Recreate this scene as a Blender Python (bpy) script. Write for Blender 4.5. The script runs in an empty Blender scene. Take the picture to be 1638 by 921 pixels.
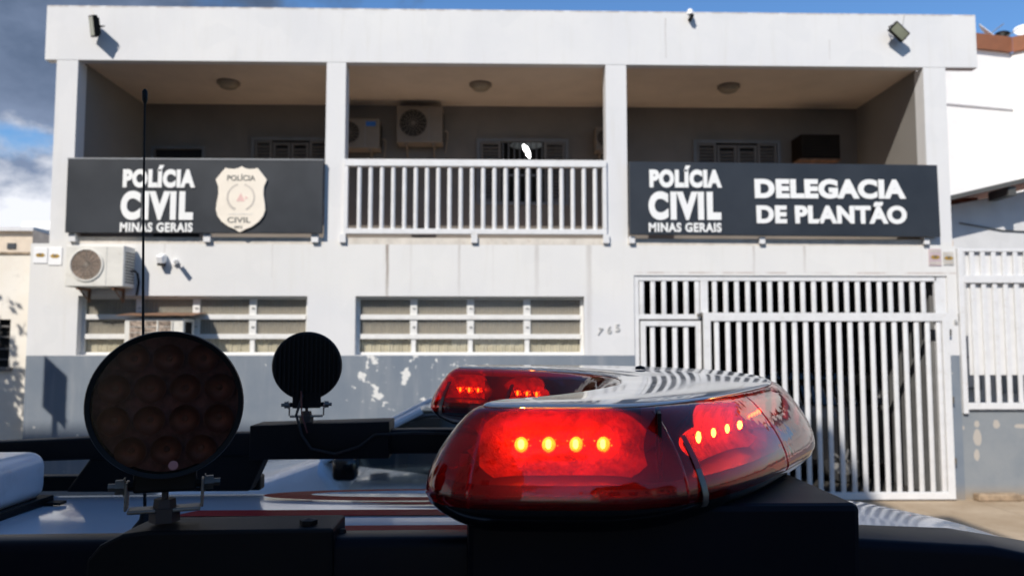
import bpy, bmesh, math, random
from mathutils import Vector, Matrix
random.seed(7)
R = math.radians
S = bpy.context.scene
COL = S.collection

# ------------------------------------------------------------------ camera
cam = bpy.data.cameras.new('camera'); co = bpy.data.objects.new('camera', cam); COL.objects.link(co)
co.location = (0, 0, 2.18)
co.rotation_euler = (R(90) + math.atan(89.5/1250), 0, -R(1.4))
cam.sensor_width = 36; cam.lens = 36*1250/1638; cam.clip_start = .05; cam.clip_end = 3000
cam.dof.use_dof = True; cam.dof.focus_distance = 1.2; cam.dof.aperture_fstop = 6.3
S.camera = co
# ------------------------------------------------------------------ light
SD = Vector((.55, 1, -.97)).normalized()
ELEV = math.asin(-SD.z); AZ = math.atan2(-SD.x, -SD.y)
w = bpy.data.worlds.new('World'); S.world = w; w.use_nodes = True
nt = w.node_tree; N = nt.nodes; Lk = nt.links; N.clear()
out = N.new('ShaderNodeOutputWorld'); bg = N.new('ShaderNodeBackground'); bg.inputs[1].default_value = .105
sky = N.new('ShaderNodeTexSky'); sky.sky_type = 'NISHITA'; sky.sun_disc = False
sky.sun_elevation = ELEV; sky.sun_rotation = AZ; sky.air_density = 1.25; sky.ozone_density = 2.5; sky.dust_density = .3
tc = N.new('ShaderNodeTexCoord')
sep = N.new('ShaderNodeSeparateXYZ'); Lk.new(tc.outputs['Generated'], sep.inputs[0])
def wm(op, a, b=None, c=None):
    n = N.new('ShaderNodeMath'); n.operation = op
    for i, v in enumerate((a, b, c)):
        if v is None: continue
        if isinstance(v, (int, float)): n.inputs[i].default_value = v
        else: Lk.new(v, n.inputs[i])
    return n.outputs[0]
mp = N.new('ShaderNodeMapping'); mp.inputs['Scale'].default_value = (1, 1, 1.7); mp.inputs['Location'].default_value = (.3, .1, .14)
Lk.new(tc.outputs['Generated'], mp.inputs[0])
nz = N.new('ShaderNodeTexNoise'); nz.inputs['Scale'].default_value = 3.1; nz.inputs['Detail'].default_value = 9; nz.inputs['Roughness'].default_value = .56
nz.inputs['Distortion'].default_value = .25
Lk.new(mp.outputs[0], nz.inputs[0])
bias = wm('MULTIPLY', sep.outputs[0], -.30)                # more cloud towards the left
gapd = wm('ABSOLUTE', wm('SUBTRACT', sep.outputs[2], .225)); gap = wm('MULTIPLY', wm('SUBTRACT', .045, gapd), 3.2)
val = wm('SUBTRACT', wm('ADD', nz.outputs[0], bias), wm('MAXIMUM', gap, 0))
mr = N.new('ShaderNodeMapRange'); mr.interpolation_type = 'SMOOTHSTEP'; mr.inputs[1].default_value = .49; mr.inputs[2].default_value = .60
Lk.new(val, mr.inputs[0])
nz2 = N.new('ShaderNodeTexNoise'); nz2.inputs['Scale'].default_value = 4.5; nz2.inputs['Detail'].default_value = 8; nz2.inputs['Roughness'].default_value = .62
Lk.new(mp.outputs[0], nz2.inputs[0])
cr = N.new('ShaderNodeValToRGB')
cr.color_ramp.elements[0].position = .36; cr.color_ramp.elements[0].color = (8.6, 8.8, 9.4, 1)
cr.color_ramp.elements[1].position = .52; cr.color_ramp.elements[1].color = (2.1, 2.7, 4.0, 1)
e3 = cr.color_ramp.elements.new(.84); e3.color = (.80, 1.2, 2.0, 1)
hi = wm('MULTIPLY_ADD', sep.outputs[2], 1.5, -.30)
Lk.new(wm('ADD', nz2.outputs[0], hi), cr.inputs[0])
mx = N.new('ShaderNodeMix'); mx.data_type = 'RGBA'
Lk.new(mr.outputs[0], mx.inputs[0]); tn = N.new('ShaderNodeMix'); tn.data_type = 'RGBA'; tn.blend_type = 'MULTIPLY'; tn.inputs[0].default_value = 1; Lk.new(sky.outputs[0], tn.inputs[6]); tn.inputs[7].default_value = (.66, .96, 1.3, 1)
Lk.new(tn.outputs[2], mx.inputs[6]); Lk.new(cr.outputs[0], mx.inputs[7])
Lk.new(mx.outputs[2], bg.inputs[0]); Lk.new(bg.outputs[0], out.inputs[0])
sl = bpy.data.lights.new('sun', 'SUN'); so = bpy.data.objects.new('sun', sl); COL.objects.link(so)
sl.energy = 4.4; sl.angle = R(.53); sl.color = (1, .94, .86); so.rotation_euler = SD.to_track_quat('-Z', 'Y').to_euler()
so.location = (-6, -10, 14)
vs = S.view_settings; vs.view_transform = 'Standard'; vs.look = 'None'; vs.exposure = .08; vs.gamma = 1; vs.use_curve_mapping = False
S.cycles.max_bounces = 8; S.cycles.transparent_max_bounces = 12

# ------------------------------------------------------------------ materials
MATS = {}
class NB:
    def __init__(s, name):
        s.m = bpy.data.materials.new(name); s.m.use_nodes = True; s.n = s.m.node_tree.nodes; s.l = s.m.node_tree.links
        s.b = s.n['Principled BSDF']; s.out = s.n['Material Output']
        s.tc = s.n.new('ShaderNodeTexCoord')
        g = s.n.new('ShaderNodeNewGeometry'); s.pos = g.outputs['Position']
    def put(s, v, sock):
        if isinstance(v, (int, float)): sock.default_value = v
        elif isinstance(v, tuple): sock.default_value = v if len(v) == 4 else (*v, 1)
        else: s.l.new(v, sock)
    def math(s, op, a, b=None, c=None, clamp=False):
        n = s.n.new('ShaderNodeMath'); n.operation = op; n.use_clamp = clamp
        for i, v in enumerate((a, b, c)):
            if v is not None: s.put(v, n.inputs[i])
        return n.outputs[0]
    def noise(s, scale, detail=5, rough=.6, vec=None, stretch=None, dist=0):
        n = s.n.new('ShaderNodeTexNoise'); n.inputs['Scale'].default_value = scale; n.inputs['Detail'].default_value = detail
        n.inputs['Roughness'].default_value = rough; n.inputs['Distortion'].default_value = dist
        v = vec or s.pos
        if stretch:
            mpn = s.n.new('ShaderNodeMapping'); mpn.inputs['Scale'].default_value = stretch; s.l.new(v, mpn.inputs[0]); v = mpn.outputs[0]
        s.l.new(v, n.inputs[0]); return n.outputs[0]
    def ramp(s, v, a, b, smooth=True):
        n = s.n.new('ShaderNodeMapRange'); n.interpolation_type = 'SMOOTHSTEP' if smooth else 'LINEAR'
        n.inputs[1].default_value = a; n.inputs[2].default_value = b; s.l.new(v, n.inputs[0]); return n.outputs[0]
    def mix(s, f, a, b):
        n = s.n.new('ShaderNodeMix'); n.data_type = 'RGBA'; s.put(f, n.inputs[0]); s.put(a, n.inputs[6]); s.put(b, n.inputs[7]); return n.outputs[2]
    def xyz(s):
        n = s.n.new('ShaderNodeSeparateXYZ'); s.l.new(s.pos, n.inputs[0]); return n.outputs
    def bump(s, h, strength, dist=.01):
        n = s.n.new('ShaderNodeBump'); n.inputs['Strength'].default_value = strength; n.inputs['Distance'].default_value = dist
        s.l.new(h, n.inputs['Height']); s.l.new(n.outputs[0], s.b.inputs['Normal'])
def mat(name, col, rough=.6, metal=0, var=.12, scale=4, bump=0, bscale=60, coat=0, spec=.5, obj=False, dirt=None, dirta=.5):
    if name in MATS: return MATS[name]
    k = NB(name); vec = k.tc.outputs['Object'] if obj else k.pos
    n = k.noise(scale, 6, vec=vec)
    dark = tuple(c*(1-var) for c in col); light = tuple(min(1, c*(1+var)) for c in col)
    c = k.mix(k.ramp(n, .3, .7), dark, light)
    if dirt:
        d = k.ramp(k.noise(scale*2.3, 8, .7, vec=vec), .52, .75); c = k.mix(k.math('MULTIPLY', d, dirta), c, dirt)
    k.put(c, k.b.inputs['Base Color'])
    k.put(k.math('MULTIPLY_ADD', n, .25, rough-.12, clamp=True), k.b.inputs['Roughness'])
    k.b.inputs['Metallic'].default_value = metal; k.b.inputs['Coat Weight'].default_value = coat
    k.b.inputs['Coat Roughness'].default_value = .04; k.b.inputs['Specular IOR Level'].default_value = spec
    if bump: k.bump(k.noise(bscale, 4, vec=vec), bump)
    MATS[name] = k.m; return k.m
def emis(name, col, st):
    k = NB(name); k.put((0, 0, 0), k.b.inputs['Base Color']); k.put(col, k.b.inputs['Emission Color']); k.b.inputs['Emission Strength'].default_value = st
    MATS[name] = k.m; return k.m

def streaks(k, c, lst, col):
    """rust / water runs with a shape of their own: (x, z_top, z_bottom, width, strength)"""
    x, y, z = k.xyz(); wob = k.noise(5, 3); fine = k.noise(14, 5, stretch=(1, 1, .12))
    for (sx, zt, zb, wd, st) in lst:
        dx = k.math('ABSOLUTE', k.math('SUBTRACT', k.math('MULTIPLY_ADD', wob, .03, k.math('SUBTRACT', x, .015)), sx))
        m = k.ramp(dx, wd, wd*.15)
        t = k.math('DIVIDE', k.math('SUBTRACT', z, zb), zt-zb)
        inside = k.math('MULTIPLY', k.math('GREATER_THAN', t, 0), k.math('LESS_THAN', t, 1))
        m = k.math('MULTIPLY', k.math('MULTIPLY', m, inside), k.math('MULTIPLY_ADD', t, .6, .4))
        m = k.math('MULTIPLY', m, k.math('MULTIPLY', fine, 1.7*st), clamp=True)
        c = k.mix(m, c, col)
    return c
def facade_mat():
    k = NB('white_facade_paint')
    n = k.noise(.9, 6); n2 = k.noise(7, 7, .65); v = k.noise(9, 5, stretch=(1, 1, .08))
    c = k.mix(k.ramp(n, .3, .7), (.70, .70, .705), (.75, .745, .735))
    c = k.mix(k.math('MULTIPLY', k.ramp(v, .50, .8), .35), c, (.60, .58, .53))
    c = k.mix(k.math('MULTIPLY', k.ramp(k.noise(1.7, 2, .4), .55, .58), .28), c, (.66, .665, .67))
    c = k.mix(k.math('MULTIPLY', k.ramp(n2, .56, .75), .12), c, (.6, .59, .57))
    z = k.xyz()[2]
    low = k.math('MULTIPLY', k.ramp(z, 3.66, 3.60), k.ramp(z, 2.6, 3.1)); c = k.mix(k.math('MULTIPLY', low, .2), c, (.78, .75, .66))
    c = streaks(k, c, [(-1.49, 3.62, 2.84, .035, 1.0), (-1.16, 3.6, 2.9, .03, .16), (-.48, 3.62, 2.86, .03, .3), (.0, 3.6, 2.9, .02, .12), (.62, 3.62, 2.86, .05, .28),
        (1.36, 3.6, 2.0, .06, .3), (3.72, 3.62, 3.15, .03, .45), (4.45, 3.62, 3.2, .03, .4), (2.5, 6.9, 6.3, .02, .4), (-4.6, 3.66, 3.2, .02, .3), (-3.1, 3.66, 3.1, .02, .2), (4.9, 6.6, 6.3, .02, .2)], (.19, .13, .085))
    # dirt on top of the parapet and a line where water stands over the gate
    top = k.math('MULTIPLY', k.ramp(z, 6.955, 7.0), k.ramp(k.noise(6, 6), .35, .6)); c = k.mix(k.math('MULTIPLY', top, .8), c, (.33, .27, .23))
    ln = k.math('MULTIPLY', k.ramp(k.math('ABSOLUTE', k.math('SUBTRACT', z, 3.19)), .02, .004), k.math('MULTIPLY', k.ramp(k.xyz()[0], 1.95, 2.1), k.ramp(k.noise(3.5, 4), .4, .6)))
    c = k.mix(k.math('MULTIPLY', ln, .5), c, (.35, .24, .19))
    k.put(c, k.b.inputs['Base Color']); k.b.inputs['Roughness'].default_value = .82
    k.bump(k.noise(26, 6), .18, .01); MATS['facade'] = k.m; return k.m
def dado_mat():
    k = NB('blue_grey_dado_paint')
    n = k.noise(1.3, 6); v = k.noise(7, 6, stretch=(1, 1, .12))
    c = k.mix(k.ramp(n, .3, .7), (.165, .20, .245), (.21, .24, .275))
    c = k.mix(k.math('MULTIPLY', k.ramp(v, .48, .75), .55), c, (.29, .31, .335))
    x, y, z = k.xyz()
    pk = k.noise(5.2, 6, .6)
    reg = k.math('MULTIPLY', k.math('MULTIPLY', k.ramp(x, -2.25, -1.8), k.ramp(x, .3, -.5)), k.ramp(z, .9, 1.25))
    m1 = k.ramp(k.math('ADD', pk, k.math('MULTIPLY', reg, .118)), .70, .715)
    c = k.mix(m1, c, (.74, .73, .70))
    m2 = k.ramp(k.noise(11, 3, .5), .715, .73); c = k.mix(m2, c, (.62, .6, .56))
    base = k.ramp(z, .28, .0); c = k.mix(k.math('MULTIPLY', base, .6), c, (.30, .24, .17))
    k.put(c, k.b.inputs['Base Color']); k.b.inputs['Roughness'].default_value = .7
    k.bump(k.noise(22, 5), .2, .01); MATS['dado'] = k.m; return k.m
def dado2_mat():
    k = NB('weathered_dado_paint')
    c = k.mix(k.ramp(k.noise(1.6, 6), .3, .7), (.19, .22, .25), (.26, .28, .295))
    x, y, z = k.xyz()
    g = lambda cx, cz, rx, rz: k.ramp(k.math('ADD', k.math('ADD', k.math('POWER', k.math('DIVIDE', k.math('SUBTRACT', x, cx), rx), 2.0), k.math('POWER', k.math('DIVIDE', k.math('SUBTRACT', z, cz), rz), 2.0)), k.math('MULTIPLY', k.noise(16, 4), 1.2)), 1.75, 1.45)
    for a in ((6.86, .86, .06, .12), (6.84, .62, .04, .08), (6.86, 1.05, .04, .05), (7.14, 1.05, .05, .06), (7.5, 1.02, .1, .03), (6.65, 1.0, .03, .03)): c = k.mix(k.math('MULTIPLY', g(*a), .6), c, (.60, .52, .43))
    c = k.mix(k.math('MULTIPLY', k.ramp(z, .25, .0), .7), c, (.36, .27, .17))
    k.put(c, k.b.inputs['Base Color']); k.b.inputs['Roughness'].default_value = .75; k.bump(k.noise(20, 5), .3, .01); return k.m
def cream_mat():
    k = NB('stained_cream_render')
    c = k.mix(k.ramp(k.noise(1.5, 6), .3, .7), (.80, .74, .64), (.86, .82, .74))
    c = k.mix(k.ramp(k.noise(2.6, 8, .7), .60, .80), c, (.25, .22, .2))
    k.put(c, k.b.inputs['Base Color']); k.b.inputs['Roughness'].default_value = .9; k.bump(k.noise(20, 5), .3, .01); return k.m
def schlick(k, f0):
    lw = k.n.new('ShaderNodeLayerWeight'); lw.inputs[0].default_value = .5
    p = k.math('POWER', lw.outputs['Facing'], 4.2)
    return k.math('MULTIPLY_ADD', p, .96-f0, f0)
def lens_mat(name='red_lens', tint=(.95, .065, .035), body=(.60, .010, .010), amt=.28):
    k = NB(name); n, l = k.n, k.l
    tr = n.new('ShaderNodeBsdfTransparent'); tr.inputs[0].default_value = (*tint, 1)
    tl = n.new('ShaderNodeBsdfTranslucent'); tl.inputs[0].default_value = (*body, 1)
    df = n.new('ShaderNodeBsdfDiffuse'); df.inputs[0].default_value = (body[0]*.5, body[1], body[2], 1)
    gl = n.new('ShaderNodeBsdfGlossy'); gl.inputs['Roughness'].default_value = .03
    fr = schlick(k, .045)
    m0 = n.new('ShaderNodeMixShader'); m0.inputs[0].default_value = .45; l.new(tl.outputs[0], m0.inputs[1]); l.new(df.outputs[0], m0.inputs[2])
    m1 = n.new('ShaderNodeMixShader'); m1.inputs[0].default_value = amt; l.new(tr.outputs[0], m1.inputs[1]); l.new(m0.outputs[0], m1.inputs[2])
    m2 = n.new('ShaderNodeMixShader'); l.new(fr, m2.inputs[0]); l.new(m1.outputs[0], m2.inputs[1]); l.new(gl.outputs[0], m2.inputs[2])
    l.new(m2.outputs[0], k.out.inputs[0]); n.remove(k.b)
    b = n.new('ShaderNodeBump'); b.inputs['Strength'].default_value = .10; b.inputs['Distance'].default_value = .01
    l.new(k.noise(18, 3), b.inputs['Height']); l.new(b.outputs[0], gl.inputs['Normal'])
    return k.m
def glass_mat(name, tint, ior=1.5, rough=.02, film=None):
    k = NB(name); n, l = k.n, k.l
    tr = n.new('ShaderNodeBsdfTransparent'); tr.inputs[0].default_value = (*tint, 1)
    gl = n.new('ShaderNodeBsdfGlossy'); gl.inputs['Roughness'].default_value = rough
    fr = schlick(k, ((ior-1)/(ior+1))**2)
    src = tr.outputs[0]
    if film:
        df = n.new('ShaderNodeBsdfDiffuse'); df.inputs[0].default_value = (*film[0], 1); mm = n.new('ShaderNodeMixShader'); mm.inputs[0].default_value = film[1]
        l.new(tr.outputs[0], mm.inputs[1]); l.new(df.outputs[0], mm.inputs[2]); src = mm.outputs[0]
    m = n.new('ShaderNodeMixShader'); l.new(fr, m.inputs[0]); l.new(src, m.inputs[1]); l.new(gl.outputs[0], m.inputs[2])
    l.new(m.outputs[0], k.out.inputs[0]); n.remove(k.b); return k.m

M = dict(
 facade=facade_mat(), dado=dado_mat(), dado2=dado2_mat(), cream=cream_mat(),
 inner=mat('shaded_balcony_wall', (.19, .172, .155), .8, var=.1, scale=1.5),  # wall colour darkened to carry the deep balcony shade
 side=mat('shaded_balcony_side', (.25, .235, .215), .8, var=.05, scale=1.5),  # light paint darkened the same way, shade kept in the colour
 ceil=mat('balcony_ceiling', (.74, .62, .50), .8, var=.07, scale=1.2),
 tile=mat('balcony_floor_tile', (.58, .45, .34), .6, var=.15, scale=6),
 white=mat('white_metal_paint', (.74, .74, .74), .45, var=.04, scale=6, dirt=(.5, .44, .36), dirta=.35),
 winwhite=mat('white_window_paint', (.76, .75, .72), .5, var=.05, scale=8, dirt=(.5, .45, .38), dirta=.4),
 sign=mat('slate_sign_board', (.028, .033, .041), .42, var=.15, scale=1.2, spec=.4),
 letter=mat('white_letters', (.86, .86, .84), .5, var=.02),
 shield=mat('cream_shield', (.86, .78, .66), .5, var=.03, scale=5),
 ink=mat('faded_black_ink', (.12, .12, .11), .6), inkgrey=mat('faded_grey_ink', (.58, .53, .47), .6), inkred=mat('faded_red_ink', (.78, .52, .47), .6),
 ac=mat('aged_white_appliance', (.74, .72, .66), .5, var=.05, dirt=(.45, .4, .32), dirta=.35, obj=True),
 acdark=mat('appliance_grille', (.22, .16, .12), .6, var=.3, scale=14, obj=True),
 acin=mat('shaded_appliance', (.24, .195, .155), .55, var=.08, obj=True),  # darker copy of the appliance paint with the balcony shade in it
 hole=mat('black_recess', (.012, .012, .012), .8), label=mat('blue_sticker', (.02, .13, .45), .4),
 rust=mat('rusted_sheet', (.22, .12, .07), .8, var=.5, scale=12, dirt=(.4, .34, .26)),
 black=mat('black_plastic', (.006, .006, .006), .5, var=.2, spec=.2), blackgl=mat('gloss_black', (.008, .008, .009), .18, var=.1, coat=.3),
 navy=mat('satin_navy', (.0025, .0035, .008), .42, var=.15, spec=.12), rail=mat('matt_black_rail', (.004, .004, .005), .5, var=.2, spec=.18),
 carwhite=mat('white_car_paint', (.62, .64, .67), .28, var=.01, coat=1.0, scale=2),
 roofwhite=mat('white_roof_paint', (.66, .69, .74), .14, var=.02, coat=.25, scale=2),
 carwhite2=mat('pale_car_paint', (.70, .75, .82), .25, var=.02, coat=.8),
 carblue=mat('blue_car_stripe', (.01, .04, .32), .3, coat=.5), decal=mat('dark_red_decal', (.34, .006, .010), .5, coat=0, spec=.1),
 cardark=mat('dark_car_paint', (.012, .013, .016), .3, coat=.5),
 tyre=mat('tyre_rubber', (.02, .02, .02), .85), rim=mat('alloy', (.5, .5, .5), .35, metal=.8),
 steel=mat('dull_steel', (.22, .20, .17), .45, metal=.7, var=.2, scale=40, obj=True), chrome=mat('mirror_reflector', (.85, .85, .85), .25, metal=1, var=.02),
 boxwhite=mat('white_roof_box', (.62, .63, .65), .35, var=.05, coat=.3, dirt=(.35, .34, .33), dirta=.3, scale=8),
 cover=mat('pale_light_bar_cover', (.80, .70, .62), .10, var=.03, coat=.6, scale=7),
 brown=mat('brown_roof_trim', (.27, .105, .05), .7, var=.12), farwhite=mat('white_rendered_wall', (.9, .89, .86), .85, var=.03),
 annex=mat('annex_wall', (.62, .62, .62), .85, var=.05), clay=mat('clay_roof_tile', (.33, .11, .06), .8, var=.3, scale=8),
 gutter=mat('grey_fascia', (.085, .085, .08), .7), tan=mat('tan_render', (.5, .42, .33), .85, var=.15), concrete=mat('grey_concrete', (.16, .15, .145), .9, var=.2),
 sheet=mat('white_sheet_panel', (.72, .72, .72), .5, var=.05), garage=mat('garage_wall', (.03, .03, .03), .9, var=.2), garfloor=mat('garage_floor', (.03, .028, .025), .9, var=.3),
 greyw=mat('grey_wall_edge', (.3, .31, .32), .8),
 lampglass=mat('frosted_lamp_glass', (.34, .28, .20), .4, var=.04), numgrey=mat('brushed_number_metal', (.56, .55, .52), .4, metal=.4),
 bark=mat('bark', (.09, .065, .045), .9, var=.3, scale=12, bump=.5), leaf=mat('leaf_green', (.05, .09, .025), .6, var=.4, scale=3),
 apt=mat('apartment_render', (.42, .38, .33), .85, var=.08, scale=1), aptw=mat('white_apartment_render', (.62, .6, .56), .85, var=.06, scale=1),
 winglass=mat('dark_window_glass', (.03, .035, .04), .08, var=.1, spec=.8), curtain=mat('beige_curtain', (.60, .53, .43), .85, var=.1, scale=5),
 floodglass=mat('flood_lamp_glass', (.24, .25, .18), .15, var=.1, spec=.8), green=mat('weed_green', (.08, .13, .03), .7, var=.3),
 yellow=mat('ochre_eye_print', (.42, .25, .03), .6), lilac=mat('pale_lilac_print', (.56, .45, .47), .6), plate=mat('white_plate', (.9, .9, .9), .4, var=.01),
 cable=mat('black_cable', (.01, .01, .01), .6), redcable=mat('dark_red_cable', (.10, .012, .01), .5),
 amber=mat('amber_reflector_bowl', (.24, .105, .06), .35, metal=.35, var=.2, scale=50, obj=True), lampback=mat('lamp_reflector_plate', (.27, .15, .14), .5, metal=.1, var=.4, scale=45, obj=True),
 pinkdot=mat('pink_sticker', (.45, .2, .19), .6), aluminium=mat('worn_clip_metal', (.15, .125, .11), .35, metal=.5, var=.1, scale=30),
 redclip=mat('red_clip', (.35, .01, .01), .35),
)
# lens-like and special materials
M['lens'] = lens_mat(); M['frost'] = glass_mat('frosted_window_glass', (.9, .9, .88), 1.5, .2, ((.44, .41, .35), .3)); M['clear'] = glass_mat('clear_window_glass', (.96, .97, .95)); M['smoke'] = glass_mat('dark_lamp_lens', (.62, .48, .44), 1.3, .2)
M['seam'] = lens_mat('red_lens_seam', amt=.4); M['carglass'] = glass_mat('tinted_car_glass', (.10, .13, .15), 1.55)
M['led'] = emis('lit_amber_red_led', (1, .52, .12), 120); M['ledglow'] = emis('lit_red_led_and_glint', (1, .22, .02), 45); M['ledlow'] = emis('dim_red_led', (1, .05, .02), 9)
M['halo_cone'] = mat('orange_halo_cone', (.75, .26, .05), .25, metal=.7, var=.3, scale=120); M['lamp'] = emis('lit_white_lamp', (1, 1, .97), 9)  # orange cone colour imitates the halo around each LED

# ------------------------------------------------------------------ mesh helpers
class MB:
    def __init__(s): s.bm = bmesh.new()
    def box(s, x0, x1, y0, y1, z0, z1, rot=None, about=None):
        vs = [s.bm.verts.new((x, y, z)) for x in (x0, x1) for y in (y0, y1) for z in (z0, z1)]
        for f in ((0,1,3,2), (4,6,7,5), (0,4,5,1), (2,3,7,6), (0,2,6,4), (1,5,7,3)): s.bm.faces.new([vs[i] for i in f])
        if rot:
            c = Vector(about) if about else Vector(((x0+x1)/2, (y0+y1)/2, (z0+z1)/2))
            bmesh.ops.rotate(s.bm, verts=vs, cent=c, matrix=rot)
        return s
    def tube(s, pts, r, seg=10, cap=True):
        pts = [Vector(p) for p in pts]; rs = r if isinstance(r, (list, tuple)) else [r]*len(pts); rings = []
        prev = None
        for i, p in enumerate(pts):
            d = (pts[min(i+1, len(pts)-1)] - pts[max(i-1, 0)]).normalized()
            a = Vector((0, 0, 1)) if abs(d.z) < .9 else Vector((1, 0, 0))
            if prev is not None: a = prev
            u = (a - d*a.dot(d)).normalized(); v = d.cross(u); prev = u
            rings.append([s.bm.verts.new(p + (u*math.cos(t) + v*math.sin(t))*rs[i]) for t in [2*math.pi*k/seg for k in range(seg)]])
        for a, b in zip(rings, rings[1:]):
            for k in range(seg): s.bm.faces.new((a[k], a[(k+1) % seg], b[(k+1) % seg], b[k]))
        if cap: s.bm.faces.new(rings[0][::-1]); s.bm.faces.new(rings[-1])
        return s
    def lathe(s, prof, c=(0, 0, 0), axis='Y', seg=48):
        c = Vector(c); rings = []
        for (r, h) in prof:
            if r < 1e-6:
                p = {'Y': (0, h, 0), 'Z': (0, 0, h), 'X': (h, 0, 0)}[axis]; rings.append([s.bm.verts.new(c + Vector(p))])
            else:
                ring = []
                for k in range(seg):
                    t = 2*math.pi*k/seg; a, b = r*math.cos(t), r*math.sin(t)
                    p = {'Y': (a, h, b), 'Z': (a, b, h), 'X': (h, a, b)}[axis]; ring.append(s.bm.verts.new(c + Vector(p)))
                rings.append(ring)
        for a, b in zip(rings, rings[1:]):
            if len(a) == 1 and len(b) == 1: continue
            for k in range(seg):
                if len(a) == 1: s.bm.faces.new((a[0], b[k], b[(k+1) % seg]))
                elif len(b) == 1: s.bm.faces.new((a[k], b[0], a[(k+1) % seg]))
                else: s.bm.faces.new((a[k], b[k], b[(k+1) % seg], a[(k+1) % seg]))
        return s
    def prism(s, poly, a0, a1, plane='XZ'):
        f = {'XZ': lambda p, d: (p[0], d, p[1]), 'XY': lambda p, d: (p[0], p[1], d), 'YZ': lambda p, d: (d, p[0], p[1])}[plane]
        A = [s.bm.verts.new(f(p, a0)) for p in poly]; B = [s.bm.verts.new(f(p, a1)) for p in poly]
        s.bm.faces.new(A); s.bm.faces.new(B[::-1]); n = len(poly)
        for i in range(n): s.bm.faces.new((A[i], B[i], B[(i+1) % n], A[(i+1) % n]))
        return s
    def grid(s, rows):
        V = [[s.bm.verts.new(p) for p in r] for r in rows]
        for a, b in zip(V, V[1:]):
            for i in range(len(a)-1): s.bm.faces.new((a[i], a[i+1], b[i+1], b[i]))
        return s
    def build(s, name, m, parent=None, bevel=0, smooth=False, seg=2, kind=None):
        bmesh.ops.recalc_face_normals(s.bm, faces=s.bm.faces)
        if bevel:
            ed = [e for e in s.bm.edges if e.is_manifold and e.calc_face_angle(0) > .6]
            bmesh.ops.bevel(s.bm, geom=ed, offset=bevel, segments=seg, profile=.5, affect='EDGES', clamp_overlap=True)
        if parent is not None: bmesh.ops.translate(s.bm, verts=s.bm.verts, vec=-wloc(parent))
        me = bpy.data.meshes.new(name); s.bm.to_mesh(me); s.bm.free()
        if smooth:
            for p in me.polygons: p.use_smooth = True
            try: me.set_sharp_from_angle(angle=R(38))
            except Exception: pass
        me.materials.append(m); o = bpy.data.objects.new(name, me); COL.objects.link(o)
        if parent is not None: o.parent = parent
        if kind: o['kind'] = kind
        return o
def build_each(mb, name, m, parent=None, **kw):
    bm = mb.bm; bm.verts.ensure_lookup_table(); seen = set(); objs = []
    for v in bm.verts:
        if v in seen: continue
        isl = {v}; st_k = [v]
        while st_k:
            q = st_k.pop()
            for e in q.link_edges:
                o = e.other_vert(q)
                if o not in isl: isl.add(o); st_k.append(o)
        seen |= isl; nb = MB(); mp_ = {q: nb.bm.verts.new(q.co) for q in isl}
        for f in {f for q in isl for f in q.link_faces}: nb.bm.faces.new([mp_[q] for q in f.verts])
        objs.append(nb.build(name, m, parent, **kw))
    bm.free(); return objs
MB.build_each = lambda s, *a, **k: build_each(s, *a, **k)
def wloc(o):
    v = Vector(o.location)
    while o.parent: o = o.parent; v += o.location
    return v
def tag(o, label=None, cat=None, group=None, kind=None):
    if label: o['label'] = label
    if cat: o['category'] = cat
    if group: o['group'] = group
    if kind: o['kind'] = kind
    return o
def thing(name, loc, label, cat, group=None, rot=(0, 0, 0)):
    o = bpy.data.objects.new(name, None); COL.objects.link(o); o.location = loc; o.rotation_euler = rot; o.empty_display_size = .2
    return tag(o, label, cat, group)
def kids(o): return [c for c in COL.objects if c.parent == o]
def copy_tree(o, parent=None):
    ch = kids(o); c = o.copy(); COL.objects.link(c); c.parent = parent
    for q in ch: copy_tree(q, c)
    return c
def text(s, x0, x1, z0, cap, y, m, parent, bold=.03, depth=.012, name='lettering', spacing=1.0, rot=0, ref='H'):
    def mk(t):
        c = bpy.data.curves.new('t', 'FONT'); c.body = t; c.size = 1; c.offset = bold; c.extrude = .01; c.space_character = spacing; c.resolution_u = 6
        o = bpy.data.objects.new('t', c); COL.objects.link(o); bpy.context.view_layer.update()
        me = bpy.data.meshes.new_from_object(o.evaluated_get(bpy.context.evaluated_depsgraph_get())); bpy.data.objects.remove(o); bpy.data.curves.remove(c); return me
    h = mk(ref); hz = [v.co.y for v in h.vertices]; hb, ht = min(hz), max(hz); bpy.data.meshes.remove(h)
    me = mk(s); xs = [v.co.x for v in me.vertices]; a, b = min(xs), max(xs)
    kx = (x1-x0)/(b-a); kz = cap/(ht-hb); p = wloc(parent) if parent else Vector()
    cx = (x0+x1)/2; cz = z0+cap/2; cr_, sr = math.cos(rot), math.sin(rot)
    for v in me.vertices:
        X = x0+(v.co.x-a)*kx-cx; Zz = z0+(v.co.y-hb)*kz-cz
        v.co = Vector((cx+X*cr_-Zz*sr, y-(v.co.z+.01)*depth/.02, cz+X*sr+Zz*cr_)) - p
    me.name = name; me.materials.clear(); me.materials.append(m); o = bpy.data.objects.new(name, me); COL.objects.link(o); o.parent = parent; return o

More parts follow.
